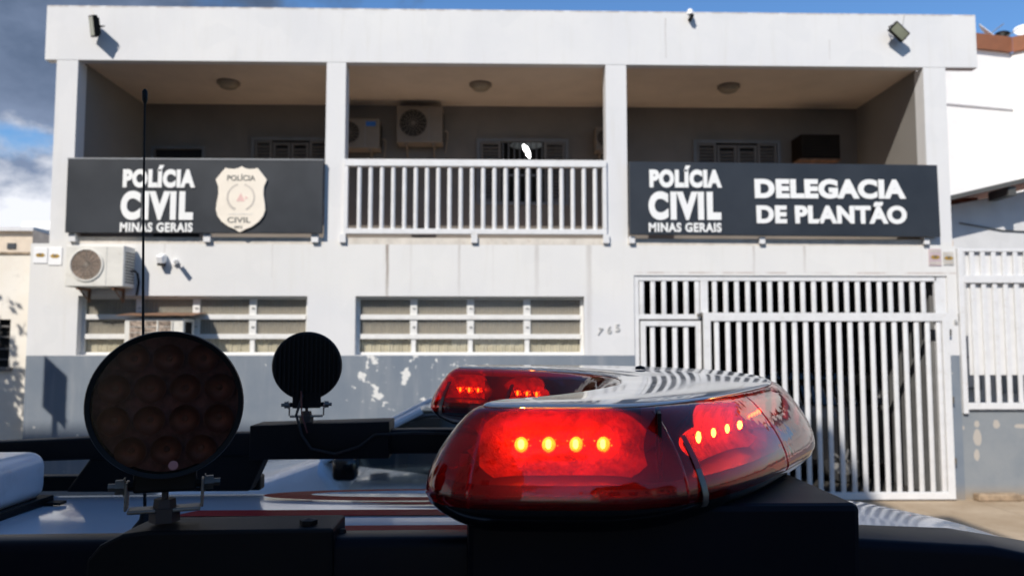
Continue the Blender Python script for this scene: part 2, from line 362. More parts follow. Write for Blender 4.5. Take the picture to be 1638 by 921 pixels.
# =================================================================== SETTING
def ground_mat():
    k = NB('dusty_ground'); c = k.mix(k.ramp(k.noise(.5, 8), .3, .7), (.13, .11, .09), (.2, .17, .13)); k.put(c, k.b.inputs['Base Color']); k.b.inputs['Roughness'].default_value = .95; return k.m
def asphalt_mat():
    k = NB('asphalt'); c = k.mix(k.ramp(k.noise(1.2, 8), .3, .7), (.045, .045, .046), (.07, .068, .065)); c = k.mix(k.math('MULTIPLY', k.ramp(k.noise(60, 2), .6, .75), .5), c, (.14, .13, .12))
    k.put(c, k.b.inputs['Base Color']); k.b.inputs['Roughness'].default_value = .9; k.bump(k.noise(120, 3), .5, .01); return k.m
def pave_mat():
    k = NB('dusty_tan_pavement'); c = k.mix(k.ramp(k.noise(1.1, 8, .65), .3, .7), (.36, .27, .175), (.47, .37, .26))
    c = k.mix(k.math('MULTIPLY', k.ramp(k.noise(7, 8, .7), .5, .7), .5), c, (.29, .19, .11)); x = k.xyz()[0]
    jt = k.ramp(k.math('ABSOLUTE', k.math('SUBTRACT', k.math('FRACT', k.math('DIVIDE', x, 1.5)), .5)), .006, .002); c = k.mix(k.math('MULTIPLY', jt, .6), c, (.12, .09, .06))
    k.put(c, k.b.inputs['Base Color']); k.b.inputs['Roughness'].default_value = .92; k.bump(k.noise(30, 6), .5, .01); return k.m
b = MB(); b.box(-600, 600, -600, 600, -.5, -.13); b.build('ground', ground_mat(), kind='structure')
b = MB(); b.box(-80, 80, -2.6, 8.0, -.12, -.11); b.build('road', asphalt_mat(), kind='structure')
b = MB(); b.box(-80, 80, 8.18, 40, -.4, .0); b.build('pavement', pave_mat(), kind='structure')
b = MB(); b.box(-80, 80, -30, -2.78, -.4, .0); b.build('pavement', pave_mat(), kind='structure')
b = MB(); b.box(-80, 80, 8.0, 8.177, -.4, .012); b.build('kerb', M['concrete'], bevel=.015, kind='structure')
b = MB(); b.box(-80, 80, -2.777, -2.6, -.4, .012); b.build('kerb', M['concrete'], bevel=.015, kind='structure')

# =================================================================== POLICE STATION
F = 11.0; BK = 17.5
st = thing('police_station', (0, F, 0), 'two storey white police station with blue grey base and three open balcony bays', 'building')
X0, X1 = -6.45, 6.64
def wall_with_holes(x0, x1, z0, z1, y0, y1, holes):
    """solid wall strip with rectangular openings, cut into columns"""
    bm = MB(); xs = sorted({x0, x1} | {h[0] for h in holes} | {h[1] for h in holes})
    for a, c in zip(xs, xs[1:]):
        hs = sorted([h for h in holes if h[0] <= a+1e-6 and h[1] >= c-1e-6], key=lambda h: h[2]); z = z0
        for h in hs:
            if h[2] > z+1e-4: bm.box(a, c, y0, y1, z, h[2])
            z = h[3]
        if z < z1-1e-4: bm.box(a, c, y0, y1, z, z1)
    bmesh.ops.remove_doubles(bm.bm, verts=bm.bm.verts, dist=1e-4)
    # drop internal faces
    seen = {}
    for f in bm.bm.faces: seen.setdefault(tuple(sorted(v.index for v in f.verts)), []).append(f)
    return bm
W1 = (-5.77, -2.60, 2.03, 2.85); W2 = (-1.93, 1.29, 2.03, 2.85); GT = (2.0, 6.5, 0, 3.15)
def clean(bm):
    bm.bm.verts.index_update(); d = {}
    for f in bm.bm.faces: d.setdefault(tuple(sorted(v.index for v in f.verts)), []).append(f)
    bmesh.ops.delete(bm.bm, geom=[f for fs in d.values() if len(fs) > 1 for f in fs], context='FACES_ONLY'); return bm
clean(wall_with_holes(X0, X1, 2.02, 3.58, F, F+.22, [W1, W2, (2.0, 6.5, 2.02, 3.15)])).build('ground_floor_wall', M['facade'], st)
clean(wall_with_holes(X0, X1, 0, 2.02, F, F+.22, [(2.0, 6.5, 0, 2.02)])).build_each('painted_dado', M['dado'], st)
MB().box(X0+.002, X0+.22, F+.22, BK, 0, 3.58).box(X1-.22, X1-.002, F+.22, BK, 0, 3.58).box(X0+.22, X1-.22, BK-.2, BK, 0, 6.3).build_each('side_wall', M['facade'], st)
# upper storey
MB().box(-6.2, X1-.02, F+.012, BK-.2, 3.58, 3.67).build('balcony_floor', M['tile'], st)
MB().box(-5.9, -2.385, F, F+.012, 3.58, 3.675).box(-2.11, 1.62, F, F+.012, 3.58, 3.675).box(1.92, 6.27, F, F+.012, 3.58, 3.675).build_each('slab_edge', mat('cream_slab_edge', (.66, .61, .54), .8, dirt=(.4, .3, .22), dirta=.5, scale=5), st)
for a, c, e in ((-6.2, -5.9, .24), (-2.385, -2.11, .26), (1.62, 1.92, .26), (6.27, 6.6, .24)):
    MB().box(a, c, F, F+.011, 3.58, 3.672).box(a, c, F, F+e, 3.672, 6.2).build('column', M['facade'], st)
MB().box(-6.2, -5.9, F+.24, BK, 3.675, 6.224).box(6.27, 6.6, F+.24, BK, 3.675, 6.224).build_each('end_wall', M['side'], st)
MB().box(-6.37, 7.08, F-.004, F+.14, 6.2, 7.0).build('parapet', M['facade'], st, bevel=.008)
MB().box(-6.3, 7.0, F+.14, BK, 6.75, 6.9).build('roof_slab', M['concrete'], st)
MB().box(-5.93, 6.30, F+.141, BK-.01, 6.225, 6.30).build('balcony_ceiling', M['ceil'], st)
YB = 13.1
H1 = (-.28, 1.28, 4.52, 5.66); HD = (-5.75, -4.85, 3.67, 5.5)
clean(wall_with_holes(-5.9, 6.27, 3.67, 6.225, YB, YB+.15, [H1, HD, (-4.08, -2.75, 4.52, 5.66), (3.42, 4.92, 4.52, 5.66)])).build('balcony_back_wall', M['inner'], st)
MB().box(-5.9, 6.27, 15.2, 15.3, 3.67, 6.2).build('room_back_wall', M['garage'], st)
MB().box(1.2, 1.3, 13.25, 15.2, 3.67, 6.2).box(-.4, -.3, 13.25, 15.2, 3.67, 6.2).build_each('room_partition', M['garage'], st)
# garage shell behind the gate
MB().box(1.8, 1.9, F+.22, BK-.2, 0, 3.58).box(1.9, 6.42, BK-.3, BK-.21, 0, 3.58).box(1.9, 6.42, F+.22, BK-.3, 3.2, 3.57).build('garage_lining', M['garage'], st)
MB().box(6.36, 6.419, F+.22, BK-.3, 0, 3.2).build('garage_side_wall', mat('garage_side_lit_tone', (.16, .16, .16), .8), st)  # lighter than the lining, the light on this wall is in its colour
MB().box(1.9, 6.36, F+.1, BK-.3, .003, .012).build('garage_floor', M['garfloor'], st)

# --- louvred windows on the ground floor
def ground_window(x0, x1, z0, z1):
    y = F+.13; fr = MB(); n = 4; cw = (x1-x0)/n; t = .045
    fr.box(x0, x0+t, y, y+.045, z0, z1); fr.box(x1-t, x1, y, y+.045, z0, z1); fr.box(x0+t, x1-t, y, y+.045, z0, z0+.035); fr.box(x0+t, x1-t, y, y+.045, z1-.04, z1)
    for k in range(1, n): 
        xc = x0+k*cw; fr.box(xc-.05, xc+.05, y-.004, y+.04, z0+.25, z1-.04); fr.box(xc-.033, xc+.033, y-.003, y+.04, z0+.035, z0+.25)
    for zc in (z0+.255, z0+.53): fr.box(x0+t, x1-t, y-.022, y+.04, zc-.035, zc+.035)
    f = fr.build('window', M['winwhite'], st, bevel=.004)
    lt = MB()
    for k in range(1, n):
        for zc in (z0+.39, z0+.655): lt.box(x0+k*cw-.012, x0+k*cw+.022, y-.022, y-.005, zc-.004, zc+.006)
    lt.build_each('latch', M['ink'], f)
    MB().box(x0+t, x1-t, y+.02, y+.026, z0+.255, z1-.04).build('pane', M['frost'], f)
    MB().box(x0+t, x1-t, y+.02, y+.026, z0+.035, z0+.255).build('pane', M['clear'], f)
    rows = []
    for zz in (z0-.02, z1+.02):
        rows.append([(x0-.05+(x1-x0+.1)*i/420, y+.065+.016*math.sin(i*1.15)*.45+.006*math.sin(i*.37), zz) for i in range(421)])
    MB().grid(rows).build('curtain', M['curtain'], f, smooth=True)
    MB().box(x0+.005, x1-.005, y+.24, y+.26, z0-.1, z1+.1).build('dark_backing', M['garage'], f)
    return f
ground_window(*W1); ground_window(*W2)

# --- shuttered windows on the balcony
def shutter(b_, x0, x1, z0, z1, y, t=.045):
    b_.box(x0, x0+t, y-.03, y+.02, z0, z1); b_.box(x1-t, x1, y-.03, y+.02, z0, z1); b_.box(x0+t, x1-t, y-.03, y+.02, z0, z0+t); b_.box(x0+t, x1-t, y-.03, y+.02, z1-t, z1)
    z = z0+t+.02
    while z < z1-t-.02: b_.box(x0+t, x1-t, y-.016, y-.006, z-.03, z+.03, rot=Matrix.Rotation(R(-38), 3, 'X')); z += .058
shm = mat('grey_brown_shutter', (.15, .138, .13), .6); shf = mat('blue_grey_frame', (.17, .18, .195), .6)
def balcony_window(x0, x1, z0, z1, mode):
    y = YB; fr = MB(); t = .055
    fr.box(x0, x1, y-.045, y+.05, z1-t, z1); fr.box(x0, x1, y-.045, y+.05, z0, z0+t)
    fr.box(x0, x0+t, y-.045, y+.05, z0+t, z1-t); fr.box(x1-t, x1, y-.045, y+.05, z0+t, z1-t)
    n = 4; cw = (x1-x0-2*t)/n
    f = fr.build('window', shf, st)
    for k in range(n):
        if mode == 'open' and k in (1, 2): continue
        s_ = MB(); shutter(s_, x0+t+k*cw+.006, x0+t+(k+1)*cw-.006, z0+t, z1-t-(.035 if k in (1, 2) else 0), y); s_.build('shutter', shm, f)
    if mode == 'open':
        g = MB(); a = x0+t+cw; e = x0+t+3*cw
        for k in range(8): xx = a+.03+k*(e-a-.06)/7; g.tube([(xx, y, z0+t), (xx, y, z1-t)], .011, 6)
        g.box(a, e, y-.012, y+.012, z0+.5, z0+.53)
        g.build('bars', shf, f); 
    else: MB().box(x0+t, x1-t, y+.04, y+.05, z0+t, z1-t).build('pane', M['hole'], f)
    return f
balcony_window(*H1, 'open'); balcony_window(-4.08, -2.75, 4.52, 5.66, 'shut'); balcony_window(3.42, 4.92, 4.52, 5.66, 'shut')
d = MB().box(-5.75, -5.70, YB-.03, YB+.05, 3.67, 5.5).box(-4.90, -4.85, YB-.03, YB+.05, 3.67, 5.5).box(-5.70, -4.90, YB-.03, YB+.05, 5.45, 5.5).build('balcony_door', shf, st)
MB().box(-5.70, -4.90, YB+.06, YB+.09, 3.67, 5.45).build('door_panel', M['hole'], d)
# lamp seen through the open window
lp = thing('indoor_lamp', (.66, 14.3, 5.74), 'bright white lamp glowing inside the room behind the barred balcony window', 'lamp')
e_ = MB(); e_.tube([(.56, 14.3, 5.87), (.60, 14.3, 5.81), (.65, 14.3, 5.70), (.69, 14.3, 5.63)], [.02, .045, .045, .02], 12); e_.build('bulb', M['lamp'], lp, smooth=True)
MB().lathe([(.0, .06), (.10, .05), (.22, .0), (.30, -.06), (.31, -.06)], (.62, 14.35, 5.93), 'Z', 32).build('shade', mat('reflection_arc_dish', (.3, .33, .35), .3, metal=.5), lp, smooth=True)  # grey dish added to imitate curved reflections in the glass
MB().tube([(.59, 14.3, 5.84), (.59, 14.3, 6.2)], .01, 6).build('stem', M['greyw'], lp)

# --- ceiling lamps of the balcony
def ceiling_lamp(x, label):
    t = thing('ceiling_lamp', (x, 11.95, 6.225), label, 'ceiling lamp', 'round lamps under the balcony ceiling')
    MB().lathe([(0, 0), (.17, 0), (.175, -.03), (.16, -.035), (0, -.035)], (x, 11.95, 6.224), 'Z', 32).build('lamp_base', M['acin'], t, smooth=True)
    MB().lathe([(.15, -.033), (.145, -.06), (.11, -.095), (.06, -.115), (0, -.12)], (x, 11.95, 6.224), 'Z', 32).build('lamp_shade', M['lampglass'], t, smooth=True)
ceiling_lamp(-4.10, 'round lamp under the left balcony ceiling, above the badge sign'); ceiling_lamp(-.20, 'round lamp under the middle balcony ceiling, above the white railing'); ceiling_lamp(3.70, 'round lamp under the right balcony ceiling, above the sign with the longest wording')

# =================================================================== RAILING, GATE
rl = thing('balcony_railing', (-.25, F, 3.7), 'white metal railing with vertical bars across the middle balcony', 'railing')
MB().box(-2.108, 1.618, F-.05, F+.05, 4.69, 4.79).build('top_rail', M['white'], rl, bevel=.008)
MB().box(-2.108, 1.618, F-.045, F+.045, 3.725, 3.80).build('bottom_rail', M['white'], rl, bevel=.006)
MB().box(-2.108, -2.05, F-.045, F+.045, 3.80, 4.69).box(1.56, 1.618, F-.045, F+.045, 3.80, 4.69).build_each('end_post', M['white'], rl, bevel=.005)
for fx in (-2.12, -.27, 1.60): MB().box(fx-.04, fx+.05, F-.05, F+.045, 3.60, 3.724).build('foot', M['white'], rl, bevel=.004)
b = MB(); n = 22
for k in range(n):
    x = -1.895+k*.1595; b.tube([(x, F, 3.80), (x, F, 4.69)], .032, 12)
b.build('bar_panel', M['white'], rl, smooth=True)

gt = thing('garage_gate', (4.25, F, 0), 'tall white barred metal gate closing the dark garage of the police station', 'gate')
b = MB(); y0, y1 = F+.02, F+.08
b.box(2.002, 2.07, y0, y1, 0, 3.148); b.box(2.07, 6.36, y0, y1, 3.075, 3.148); b.box(2.95, 3.06, y0, y1, 2.62, 3.075); b.box(6.33, 6.498, y0, y1, 2.62, 3.148); b.box(2.07, 2.95, y0, y1, 2.53, 2.6)
b.build('gate_frame', M['white'], gt, bevel=.006)
def bars(x0, x1, z0, z1, name, par, y=F+.05, sp=.1585, start=.09, r=.036):
    b = MB(); x = x0+start
    while x < x1-.02: b.box(x-r*.95, x+r*.95, y-.018, y+.018, z0, z1); x += sp
    return b.build(name, M['white'], par, bevel=.012, smooth=True, seg=3)
bars(2.07, 2.95, 2.6, 3.075, 'transom_bars', gt, start=.045); bars(3.06, 6.33, 2.62, 3.075, 'transom_bars', gt, start=.1)
dl = MB().box(2.085, 2.16, F-.005, F+.045, .03, 2.505).box(2.87, 2.945, F-.005, F+.045, .03, 2.505).box(2.16, 2.87, F-.005, F+.045, 2.43, 2.505).box(2.16, 2.87, F-.005, F+.045, .03, .12).box(2.16, 2.87, F-.005, F+.045, 1.1, 1.16).build('walk_door', M['white'], gt, bevel=.006)
bars(2.16, 2.87, .12, 2.43, 'door_bars', dl, y=F+.035, start=.1)
lf = MB().box(2.965, 3.065, F-.07, F-.01, .02, 2.62).box(6.37, 6.47, F-.07, F-.01, .02, 2.62).box(3.065, 6.37, F-.07, F-.01, 2.50, 2.62).box(3.065, 6.37, F-.07, F-.01, .02, .12).build('sliding_leaf', M['white'], gt, bevel=.006)
bars(3.065, 6.37, .12, 2.50, 'leaf_bars', lf, y=F-.035, start=.09)
MB().box(2.89, 2.96, F-.03, F+.0, 2.57, 2.61).build('roller', M['steel'], gt, bevel=.004)
for zz in (.5, 1.35, 2.3): MB().box(6.47, 6.50, F-.07, F-.02, zz, zz+.09).build('hinge', M['steel'], gt, bevel=.004)
# =================================================================== SIGNS
# survey helpers: position on a plane parallel to the facade, measured from the camera station
_q = co.rotation_euler.to_matrix(); PREF = [600]
def _ray(px, py): return _q @ Vector(((px-819)/1250, (460.5-py)/1250, -1))
def PX(px, Y=F-.12, py=330): d = _ray(px, py); return d.x/d.y*Y
def PZ(py, Y=F-.12, px=None): d = _ray(px if px is not None else PREF[0], py); return 2.18+d.z/d.y*Y
PREF[0] = 260
sg = thing('badge_sign', (-4.16, F-.1, 3.72), 'dark slate police sign with white lettering and a cream shield badge on the left balcony', 'sign')
MB().box(-5.93, -2.39, F-.11, F-.05, 3.72, 4.75).build('sign_board', M['sign'], sg, bevel=.004)
MB().box(-5.935, -2.385, F-.116, F-.049, 4.75, 4.768).build('top_trim', M['greyw'], sg)
for fx in (-5.86, -4.0, -2.5): MB().box(fx-.05, fx+.05, F-.06, F, 3.60, 3.719).build('bracket', M['white'], sg, bevel=.004)
yl = F-.11; u = F-.12
def trio(px0, par):
    k = PX(px0+117)-PX(px0)
    text('POLÍCIA', PX(px0+2), PX(px0+118), PZ(300), .255, yl, M['letter'], par, bold=.065, spacing=1.12)
    text('CIVIL', PX(px0), PX(px0+116), PZ(351.5), .40, yl, M['letter'], par, bold=.062, spacing=1.17)
    text('MINAS GERAIS', PX(px0), PX(px0+116), PZ(371), .13, yl, M['letter'], par, bold=.035, spacing=1.1)
trio(193, sg)
# shield
PREF[0] = 386
def pxs(l): return [(PX(a), PZ(c)) for a, c in l]
half = [(386, 266.5), (391, 269.5), (398, 271), (406, 270.5), (411, 269), (418, 277), (426.5, 288), (422, 299), (421.5, 311), (424, 325), (425, 336), (422, 346), (415, 355), (404, 363), (394, 367), (385, 372)]
left = [(771-a, c) for a, c in half[::-1][1:-1]]
def sm(l): return l
shd = MB().prism(pxs(half+left), yl, yl-.03).build('shield', M['shield'], sg, bevel=.003)
ys = yl-.03
text('POLÍCIA', PX(363), PX(408), PZ(289.5), .075, ys, M['ink'], shd, bold=.012, depth=.004)
text('CIVIL', PX(365), PX(402), PZ(356.5), .075, ys, M['ink'], shd, bold=.012, depth=.004)
text('MG', PX(377), PX(389), PZ(365.5), .035, ys, M['ink'], shd, bold=.01, depth=.004)
cx, cz = PX(385.5), PZ(316)
b = MB()
for sgn in (-1, 1):
    for i in range(15):
        t = R(-62+i*9.6); r = .185; px_, pz_ = cx+sgn*r*math.cos(t), cz+r*math.sin(t)
        wl = .02-.0006*i
        b.prism([(px_-wl, pz_-.012), (px_+wl*.4, pz_-.016), (px_+wl, pz_+.012), (px_-wl*.3, pz_+.016)], ys+.001, ys-.003)
b.build_each('wreath_leaf', M['inkgrey'], shd)
b = MB(); b.prism([(cx-.06, cz-.055), (cx+.06, cz-.055), (cx, cz+.06)], ys+.001, ys-.003)
b.prism([(cx+.06, cz-.03), (cx+.10, cz-.005), (cx+.06, cz+.02)], ys+.001, ys-.003); b.build('emblem', M['inkred'], shd)
b = MB()
for i in range(12):
    b.box(cx-.16+i*.028, cx-.14+i*.028, ys-.003, ys+.001, cz-.245, cz-.225)
b.build('small_print', mat('very_faded_print', (.74, .70, .63), .6), shd)

sg2 = thing('duty_station_sign', (4.15, F-.1, 3.72), 'dark slate police sign with two blocks of white lettering on the right balcony', 'sign')
MB().prism([(1.93, 3.72), (6.37, 3.70), (6.36, 4.735), (1.93, 4.76)], F-.11, F-.05).build('sign_board', M['sign'], sg2, bevel=.004)
for fx in (1.97, 3.83, 6.2): MB().box(fx-.04, fx+.04, F-.06, F, 3.60, 3.70).build('bracket', M['white'], sg2, bevel=.004)
PREF[0] = 1095; trio(1037.5, sg2); PREF[0] = 1330
text('DELEGACIA', PX(1208), PX(1450), PZ(317.5), .275, yl, M['letter'], sg2, bold=.056, spacing=1.08)
text('DE PLANTÃO', PX(1210), PX(1450), PZ(357.5), .255, yl, M['letter'], sg2, bold=.05, spacing=1.07)

PREF[0] = 975
# house number, three leaning metal digits and the small ones by the gate
for ch, px, py, rt_ in (('7', 958.5, 536, -.3), ('6', 973, 533, -.05), ('5', 986, 530, .02)):
    o = text(ch, PX(px-3.4, F), PX(px+3.4, F), PZ(py, F), .105, F-.001, M['numgrey'], None, bold=.012, depth=.014, rot=rt_, name='house_number')
    c_ = sum((v.co for v in o.data.vertices), Vector())/len(o.data.vertices)
    for v in o.data.vertices: v.co -= c_
    o.location = c_
    tag(o, {'7': 'grey metal digit 7 tilted on the white wall left of the gate', '6': 'grey metal digit 6 between two other digits on the white wall left of the gate', '5': 'grey metal digit 5 on the white wall left of the gate, nearest the gate'}[ch], 'house number', 'metal house number digits')
PREF[0] = 1524
for ch, px, py, L_ in (('6', 1521, 519, 'lower'), ('5', 1527.5, 510, 'upper')):
    o = text(ch, PX(px-3, F), PX(px+3, F), PZ(py, F), .08, F-.001, M['numgrey'], None, bold=.012, depth=.014, rot=.25, name='wall_digit')
    c_ = sum((v.co for v in o.data.vertices), Vector())/len(o.data.vertices)
    for v in o.data.vertices: v.co -= c_
    o.location = c_; tag(o, '%s of the two small faded digits on the narrow column right of the gate' % L_, 'house number', 'faded digits beside the gate')

# warning plates with an eye print
def eye_plate(px0, px1, py0, py1, label, tint, gr, arc=False):
    PREF[0] = px0
    x0, x1, z0, z1 = PX(px0, F), PX(px1, F), PZ(py1, F), PZ(py0, F); cx = (x0+x1)/2; cz = (z0+z1)/2
    t = thing('warning_plate', (cx, F, z0), label, 'warning plate', gr)
    MB().box(x0, x1, F-.012, F-.002, z0, z1).build('plate', tint, t, bevel=.003)
    eye = [(cx-.07, cz), (cx-.035, cz+.028), (cx+.035, cz+.028), (cx+.07, cz), (cx+.035, cz-.026), (cx-.035, cz-.026)]
    MB().prism(eye, F-.013, F-.015).build('eye_print', M['yellow'], t)
    MB().prism([(cx-.025, cz+.02), (cx+.025, cz+.02), (cx+.018, cz-.004), (cx-.018, cz-.004)], F-.0155, F-.017).build('pupil_print', M['ink'], t)
    if arc: MB().box(x0+.01, x1-.01, F-.0145, F-.013, z1-.045, z1-.02).box(x0+.01, x1-.01, F-.0145, F-.013, z0+.02, z0+.055).build('text_band', M['inkgrey'], t)
eye_plate(57.5, 80, 395.5, 421, 'left one of two white warning plates with an eye, left of the outdoor unit', M['plate'], 'white eye plates left')
eye_plate(81, 103, 395.5, 424, 'right one of two white warning plates with an eye, left of the outdoor unit', M['plate'], 'white eye plates left')
eye_plate(1482, 1502, 398, 425, 'larger pale lilac warning plate with an eye above the gate corner', M['lilac'], 'lilac eye plates right', True)
eye_plate(1505, 1522, 402, 424, 'smaller grey warning plate with an eye above the gate corner', mat('pale_grey_print', (.56, .55, .52), .6), 'lilac eye plates right', True)

# =================================================================== AIR CONDITIONING
def outdoor_unit(x, y, z, W, H, D, label, m, ground=None, sticker=False, fanx=.36):
    """box unit, x,y,z = centre of back bottom; front faces -Y"""
    t = thing('outdoor_ac_unit', (x, y, z), label, 'air conditioner', 'outdoor air conditioning units')
    MB().box(x-W/2, x+W/2, y-D, y-.03, z, z+H).build('casing', m, t, bevel=.015, seg=3)
    fx = x-W/2+W*fanx; fz = z+H*.53; r = H*.39
    MB().lathe([(r, -.002), (r+.012, -.012), (r-.012, -.016), (r-.02, .004), (0, .01)], (fx, y-D-.002, fz), 'Y', 40).build('fan_ring', m, t, smooth=True)
    MB().lathe([(r-.014, 0), (0, -.002)], (fx, y-D-.006, fz), 'Y', 40).build('fan_grille', M['acdark'] if m is M['ac'] else M['hole'], t)
    b = MB()
    for rr in [r*k/6 for k in range(1, 6)]:
        b.tube([(fx+rr*math.cos(a), y-D-.014, fz+rr*math.sin(a)) for a in [2*math.pi*i/28 for i in range(29)]], .003, 5, cap=False)
    for i in range(8): a = math.pi*i/8; b.tube([(fx-r*math.cos(a), y-D-.012, fz-r*math.sin(a)), (fx+r*math.cos(a), y-D-.012, fz+r*math.sin(a))], .003, 5)
    b.build('guard_wires', m if m is not M['ac'] else mat('grey_guard_wire', (.36, .31, .26), .6), t)
    MB().box(x-W/2+W*.7, x-W/2+W*.706, y-D-.002, y-D+.002, z+.02, z+H-.02).build('panel_seam', M['greyw'], t)
    b = MB()
    for i in range(11): b.box(x+W/2-.002, x+W/2+.006, y-D+.05, y-.06, z+.06+i*(H-.12)/11, z+.075+i*(H-.12)/11)
    b.build('side_fins', M['black'], t)
    for k in (-.3, .3):
        b = MB(); b.box(x+k*W-.018, x+k*W+.018, y-D+.03, y, z-.035, z-.002); b.box(x+k*W-.018, x+k*W+.018, y-.02, y, z-.2, z-.035)
        b.tube([(x+k*W, y-.02, z-.17), (x+k*W, y-D+.08, z-.03)], .01, 6); b.build('bracket', M['rust'] if m is M['ac'] else m, t)
    if sticker: MB().box(x+W*.22, x+W*.42, y-D-.004, y-D-.001, z+H*.74, z+H*.9).build('sticker', M['label'], t)
    b = MB(); b.tube([(x+W/2, y-D*.4, z+H*.4), (x+W/2+.05, y-D*.4, z+H*.42), (x+W/2+.075, y-D*.3, z+H*.35), (x+W/2+.06, y-.03, z+H*.15), (x+W/2+.03, y-.02, z-.1)], .015, 8); b.build('pipe', m if m is not M['ac'] else M['black'], t, smooth=True)
    return t
outdoor_unit(-5.38, F, 2.95, .78, .56, .36, 'weathered white outdoor unit on the front wall under the badge sign', M['ac'])
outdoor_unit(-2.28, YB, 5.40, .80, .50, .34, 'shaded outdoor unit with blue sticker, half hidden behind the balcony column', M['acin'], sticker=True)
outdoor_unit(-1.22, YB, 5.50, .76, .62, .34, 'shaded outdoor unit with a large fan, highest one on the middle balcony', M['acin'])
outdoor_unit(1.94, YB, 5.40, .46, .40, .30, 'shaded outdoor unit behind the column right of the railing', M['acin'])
# window unit box in the right balcony
t = thing('window_ac_unit', (5.45, YB, 5.28), 'dark box air conditioner sticking out of the right balcony back wall', 'air conditioner')
MB().box(5.12, 5.78, YB-.42, YB, 5.26, 5.66).build('casing', mat('brown_black_casing', (.02, .015, .012), .9, spec=.1), t, bevel=.01)
MB().box(5.10, 5.80, YB-.40, YB-.01, 5.23, 5.258).build('support_shelf', M['rust'], t)
b = MB(); b.box(5.135, 5.155, YB-.435, YB-.421, 5.27, 5.65)
for i in range(8): b.box(5.17, 5.76, YB-.43, YB-.421, 5.30+i*.044, 5.318+i*.044)
b.build('grille', mat('brown_grille', (.035, .028, .022), .8, spec=.1), t)
# window unit on the ground floor with rusty rain sheet
t = thing('window_ac_unit', (-4.62, F, 2.15), 'boxy window air conditioner under a rusty tilted sheet in the left ground floor window', 'air conditioner')
MB().box(-4.98, -4.19, F-.30, F+.1, 2.12, 2.53).build('casing', M['ac'], t, bevel=.012)
MB().box(-4.91, -4.33, F-.305, F-.299, 2.17, 2.49).build('coil_panel', mat('dented_coil', (.33, .26, .21), .5, metal=.3, var=.7, scale=22), t)
b = MB()
for i in range(3): b.box(-4.91+.193*(i+.9), -4.90+.193*(i+.9)+.008, F-.315, F-.306, 2.17, 2.49)
for zz in (2.25, 2.33, 2.41): b.box(-4.91, -4.33, F-.3155, F-.3065, zz, zz+.006)
b.build('guard', M['ac'], t)
MB().box(-4.19, -4.183, F-.24, F-.02, 2.17, 2.48).build('side_vent', M['black'], t)
MB().box(-5.06, -4.03, F-.37, F+.12, 2.585, 2.595, rot=Matrix.Rotation(R(6), 3, 'X')).build('rain_sheet', M['rust'], t)
# =================================================================== CAMERAS, FLOODLIGHTS
t = thing('security_camera', (-4.62, F, 3.3), 'small white security camera housing on the front wall beside the antenna', 'camera')
MB().box(-4.66, -4.56, F-.14, F, 3.30, 3.42, rot=Matrix.Rotation(R(20), 3, 'X')).build('housing', M['plate'], t, bevel=.02, seg=3)
MB().box(-4.65, -4.57, F-.12, F-.02, 3.265, 3.295).build('lens_hood', M['black'], t, bevel=.005)
t = thing('security_camera', (-4.4, F, 3.3), 'tubular dark grey security camera on a white round base under the badge sign', 'camera')
MB().lathe([(0, -.05), (.04, -.05), (.045, 0), (0, 0)], (-4.44, F, 3.32), 'Y', 20).build('base', M['plate'], t, smooth=True)
b = MB(); b.tube([(-4.44, F-.05, 3.32), (-4.40, F-.10, 3.31)], .012, 8); b.tube([(-4.40, F-.08, 3.32), (-4.33, F-.19, 3.26)], .032, 14); b.build('barrel', M['greyw'], t, smooth=True)
t = thing('rooftop_camera', (2.84, F, 6.9), 'tiny camera with a white cap on top of the parapet', 'camera')
b = MB(); b.lathe([(0, .05), (.03, .045), (.045, .01), (.045, -.03), (0, -.03)], (2.84, F-.09, 6.95), 'Z', 16); b.build('cap', M['plate'], t, smooth=True)
b = MB(); b.box(2.835, 2.885, F-.12, F-.006, 6.86, 6.92, rot=Matrix.Rotation(R(25), 3, 'Y')); b.tube([(2.86, F-.06, 6.9), (2.86, F-.004, 6.86)], .012, 8); b.build('arm', M['black'], t)
def floodlight(loc, rot, w_, h_, label):
    t = thing('floodlight', loc, label, 'floodlight', 'floodlights on the parapet', rot=rot)
    L0 = Vector(loc)
    def bld(mb, n, m, **k):
        bmesh.ops.translate(mb.bm, verts=mb.bm.verts, vec=L0); return mb.build(n, m, t, **k)
    bld(MB().box(-w_/2, w_/2, -.03, .03, -h_/2, h_/2), 'housing', M['black'], bevel=.008)
    bld(MB().box(-w_/2+.02, w_/2-.02, -.034, -.0305, -h_/2+.02, h_/2-.02), 'glass', M['floodglass'])
    b = MB()
    for i in range(7): b.box(-w_/2+.03+i*(w_-.06)/6-.003, -w_/2+.03+i*(w_-.06)/6+.003, .03, .055, -h_/2+.03, h_/2-.03)
    bld(b, 'cooling_fins', M['black'])
    bld(MB().tube([(-w_/2-.005, 0, 0), (-w_/2-.005, .10, 0), (w_/2+.005, .10, 0), (w_/2+.005, 0, 0)], .009, 6), 'yoke', M['black'])
    return t
floodlight((-5.60, F-.19, 6.62), (R(12), R(14), R(-48)), .24, .29, 'upright dark floodlight on the left end of the parapet')
floodlight((5.84, F-.17, 6.66), (R(16), R(40), R(8)), .27, .17, 'flat tilted dark floodlight on the right end of the parapet')

for (x0, z0, x1, z1, lb_) in ((-5.6, 6.66, -5.78, 6.998, 'thin grey wire from the upright floodlight up the parapet'), (5.9, 6.7, 6.02, 6.998, 'thin grey wire from the flat tilted floodlight up the parapet')):
    o = MB().tube([(x0, F-.012, z0), ((x0+x1)/2+.03, F-.014, (z0+z1)/2), (x1, F-.012, z1)], .005, 6).build('lamp_wire', M['numgrey']); tag(o, lb_, 'wire')
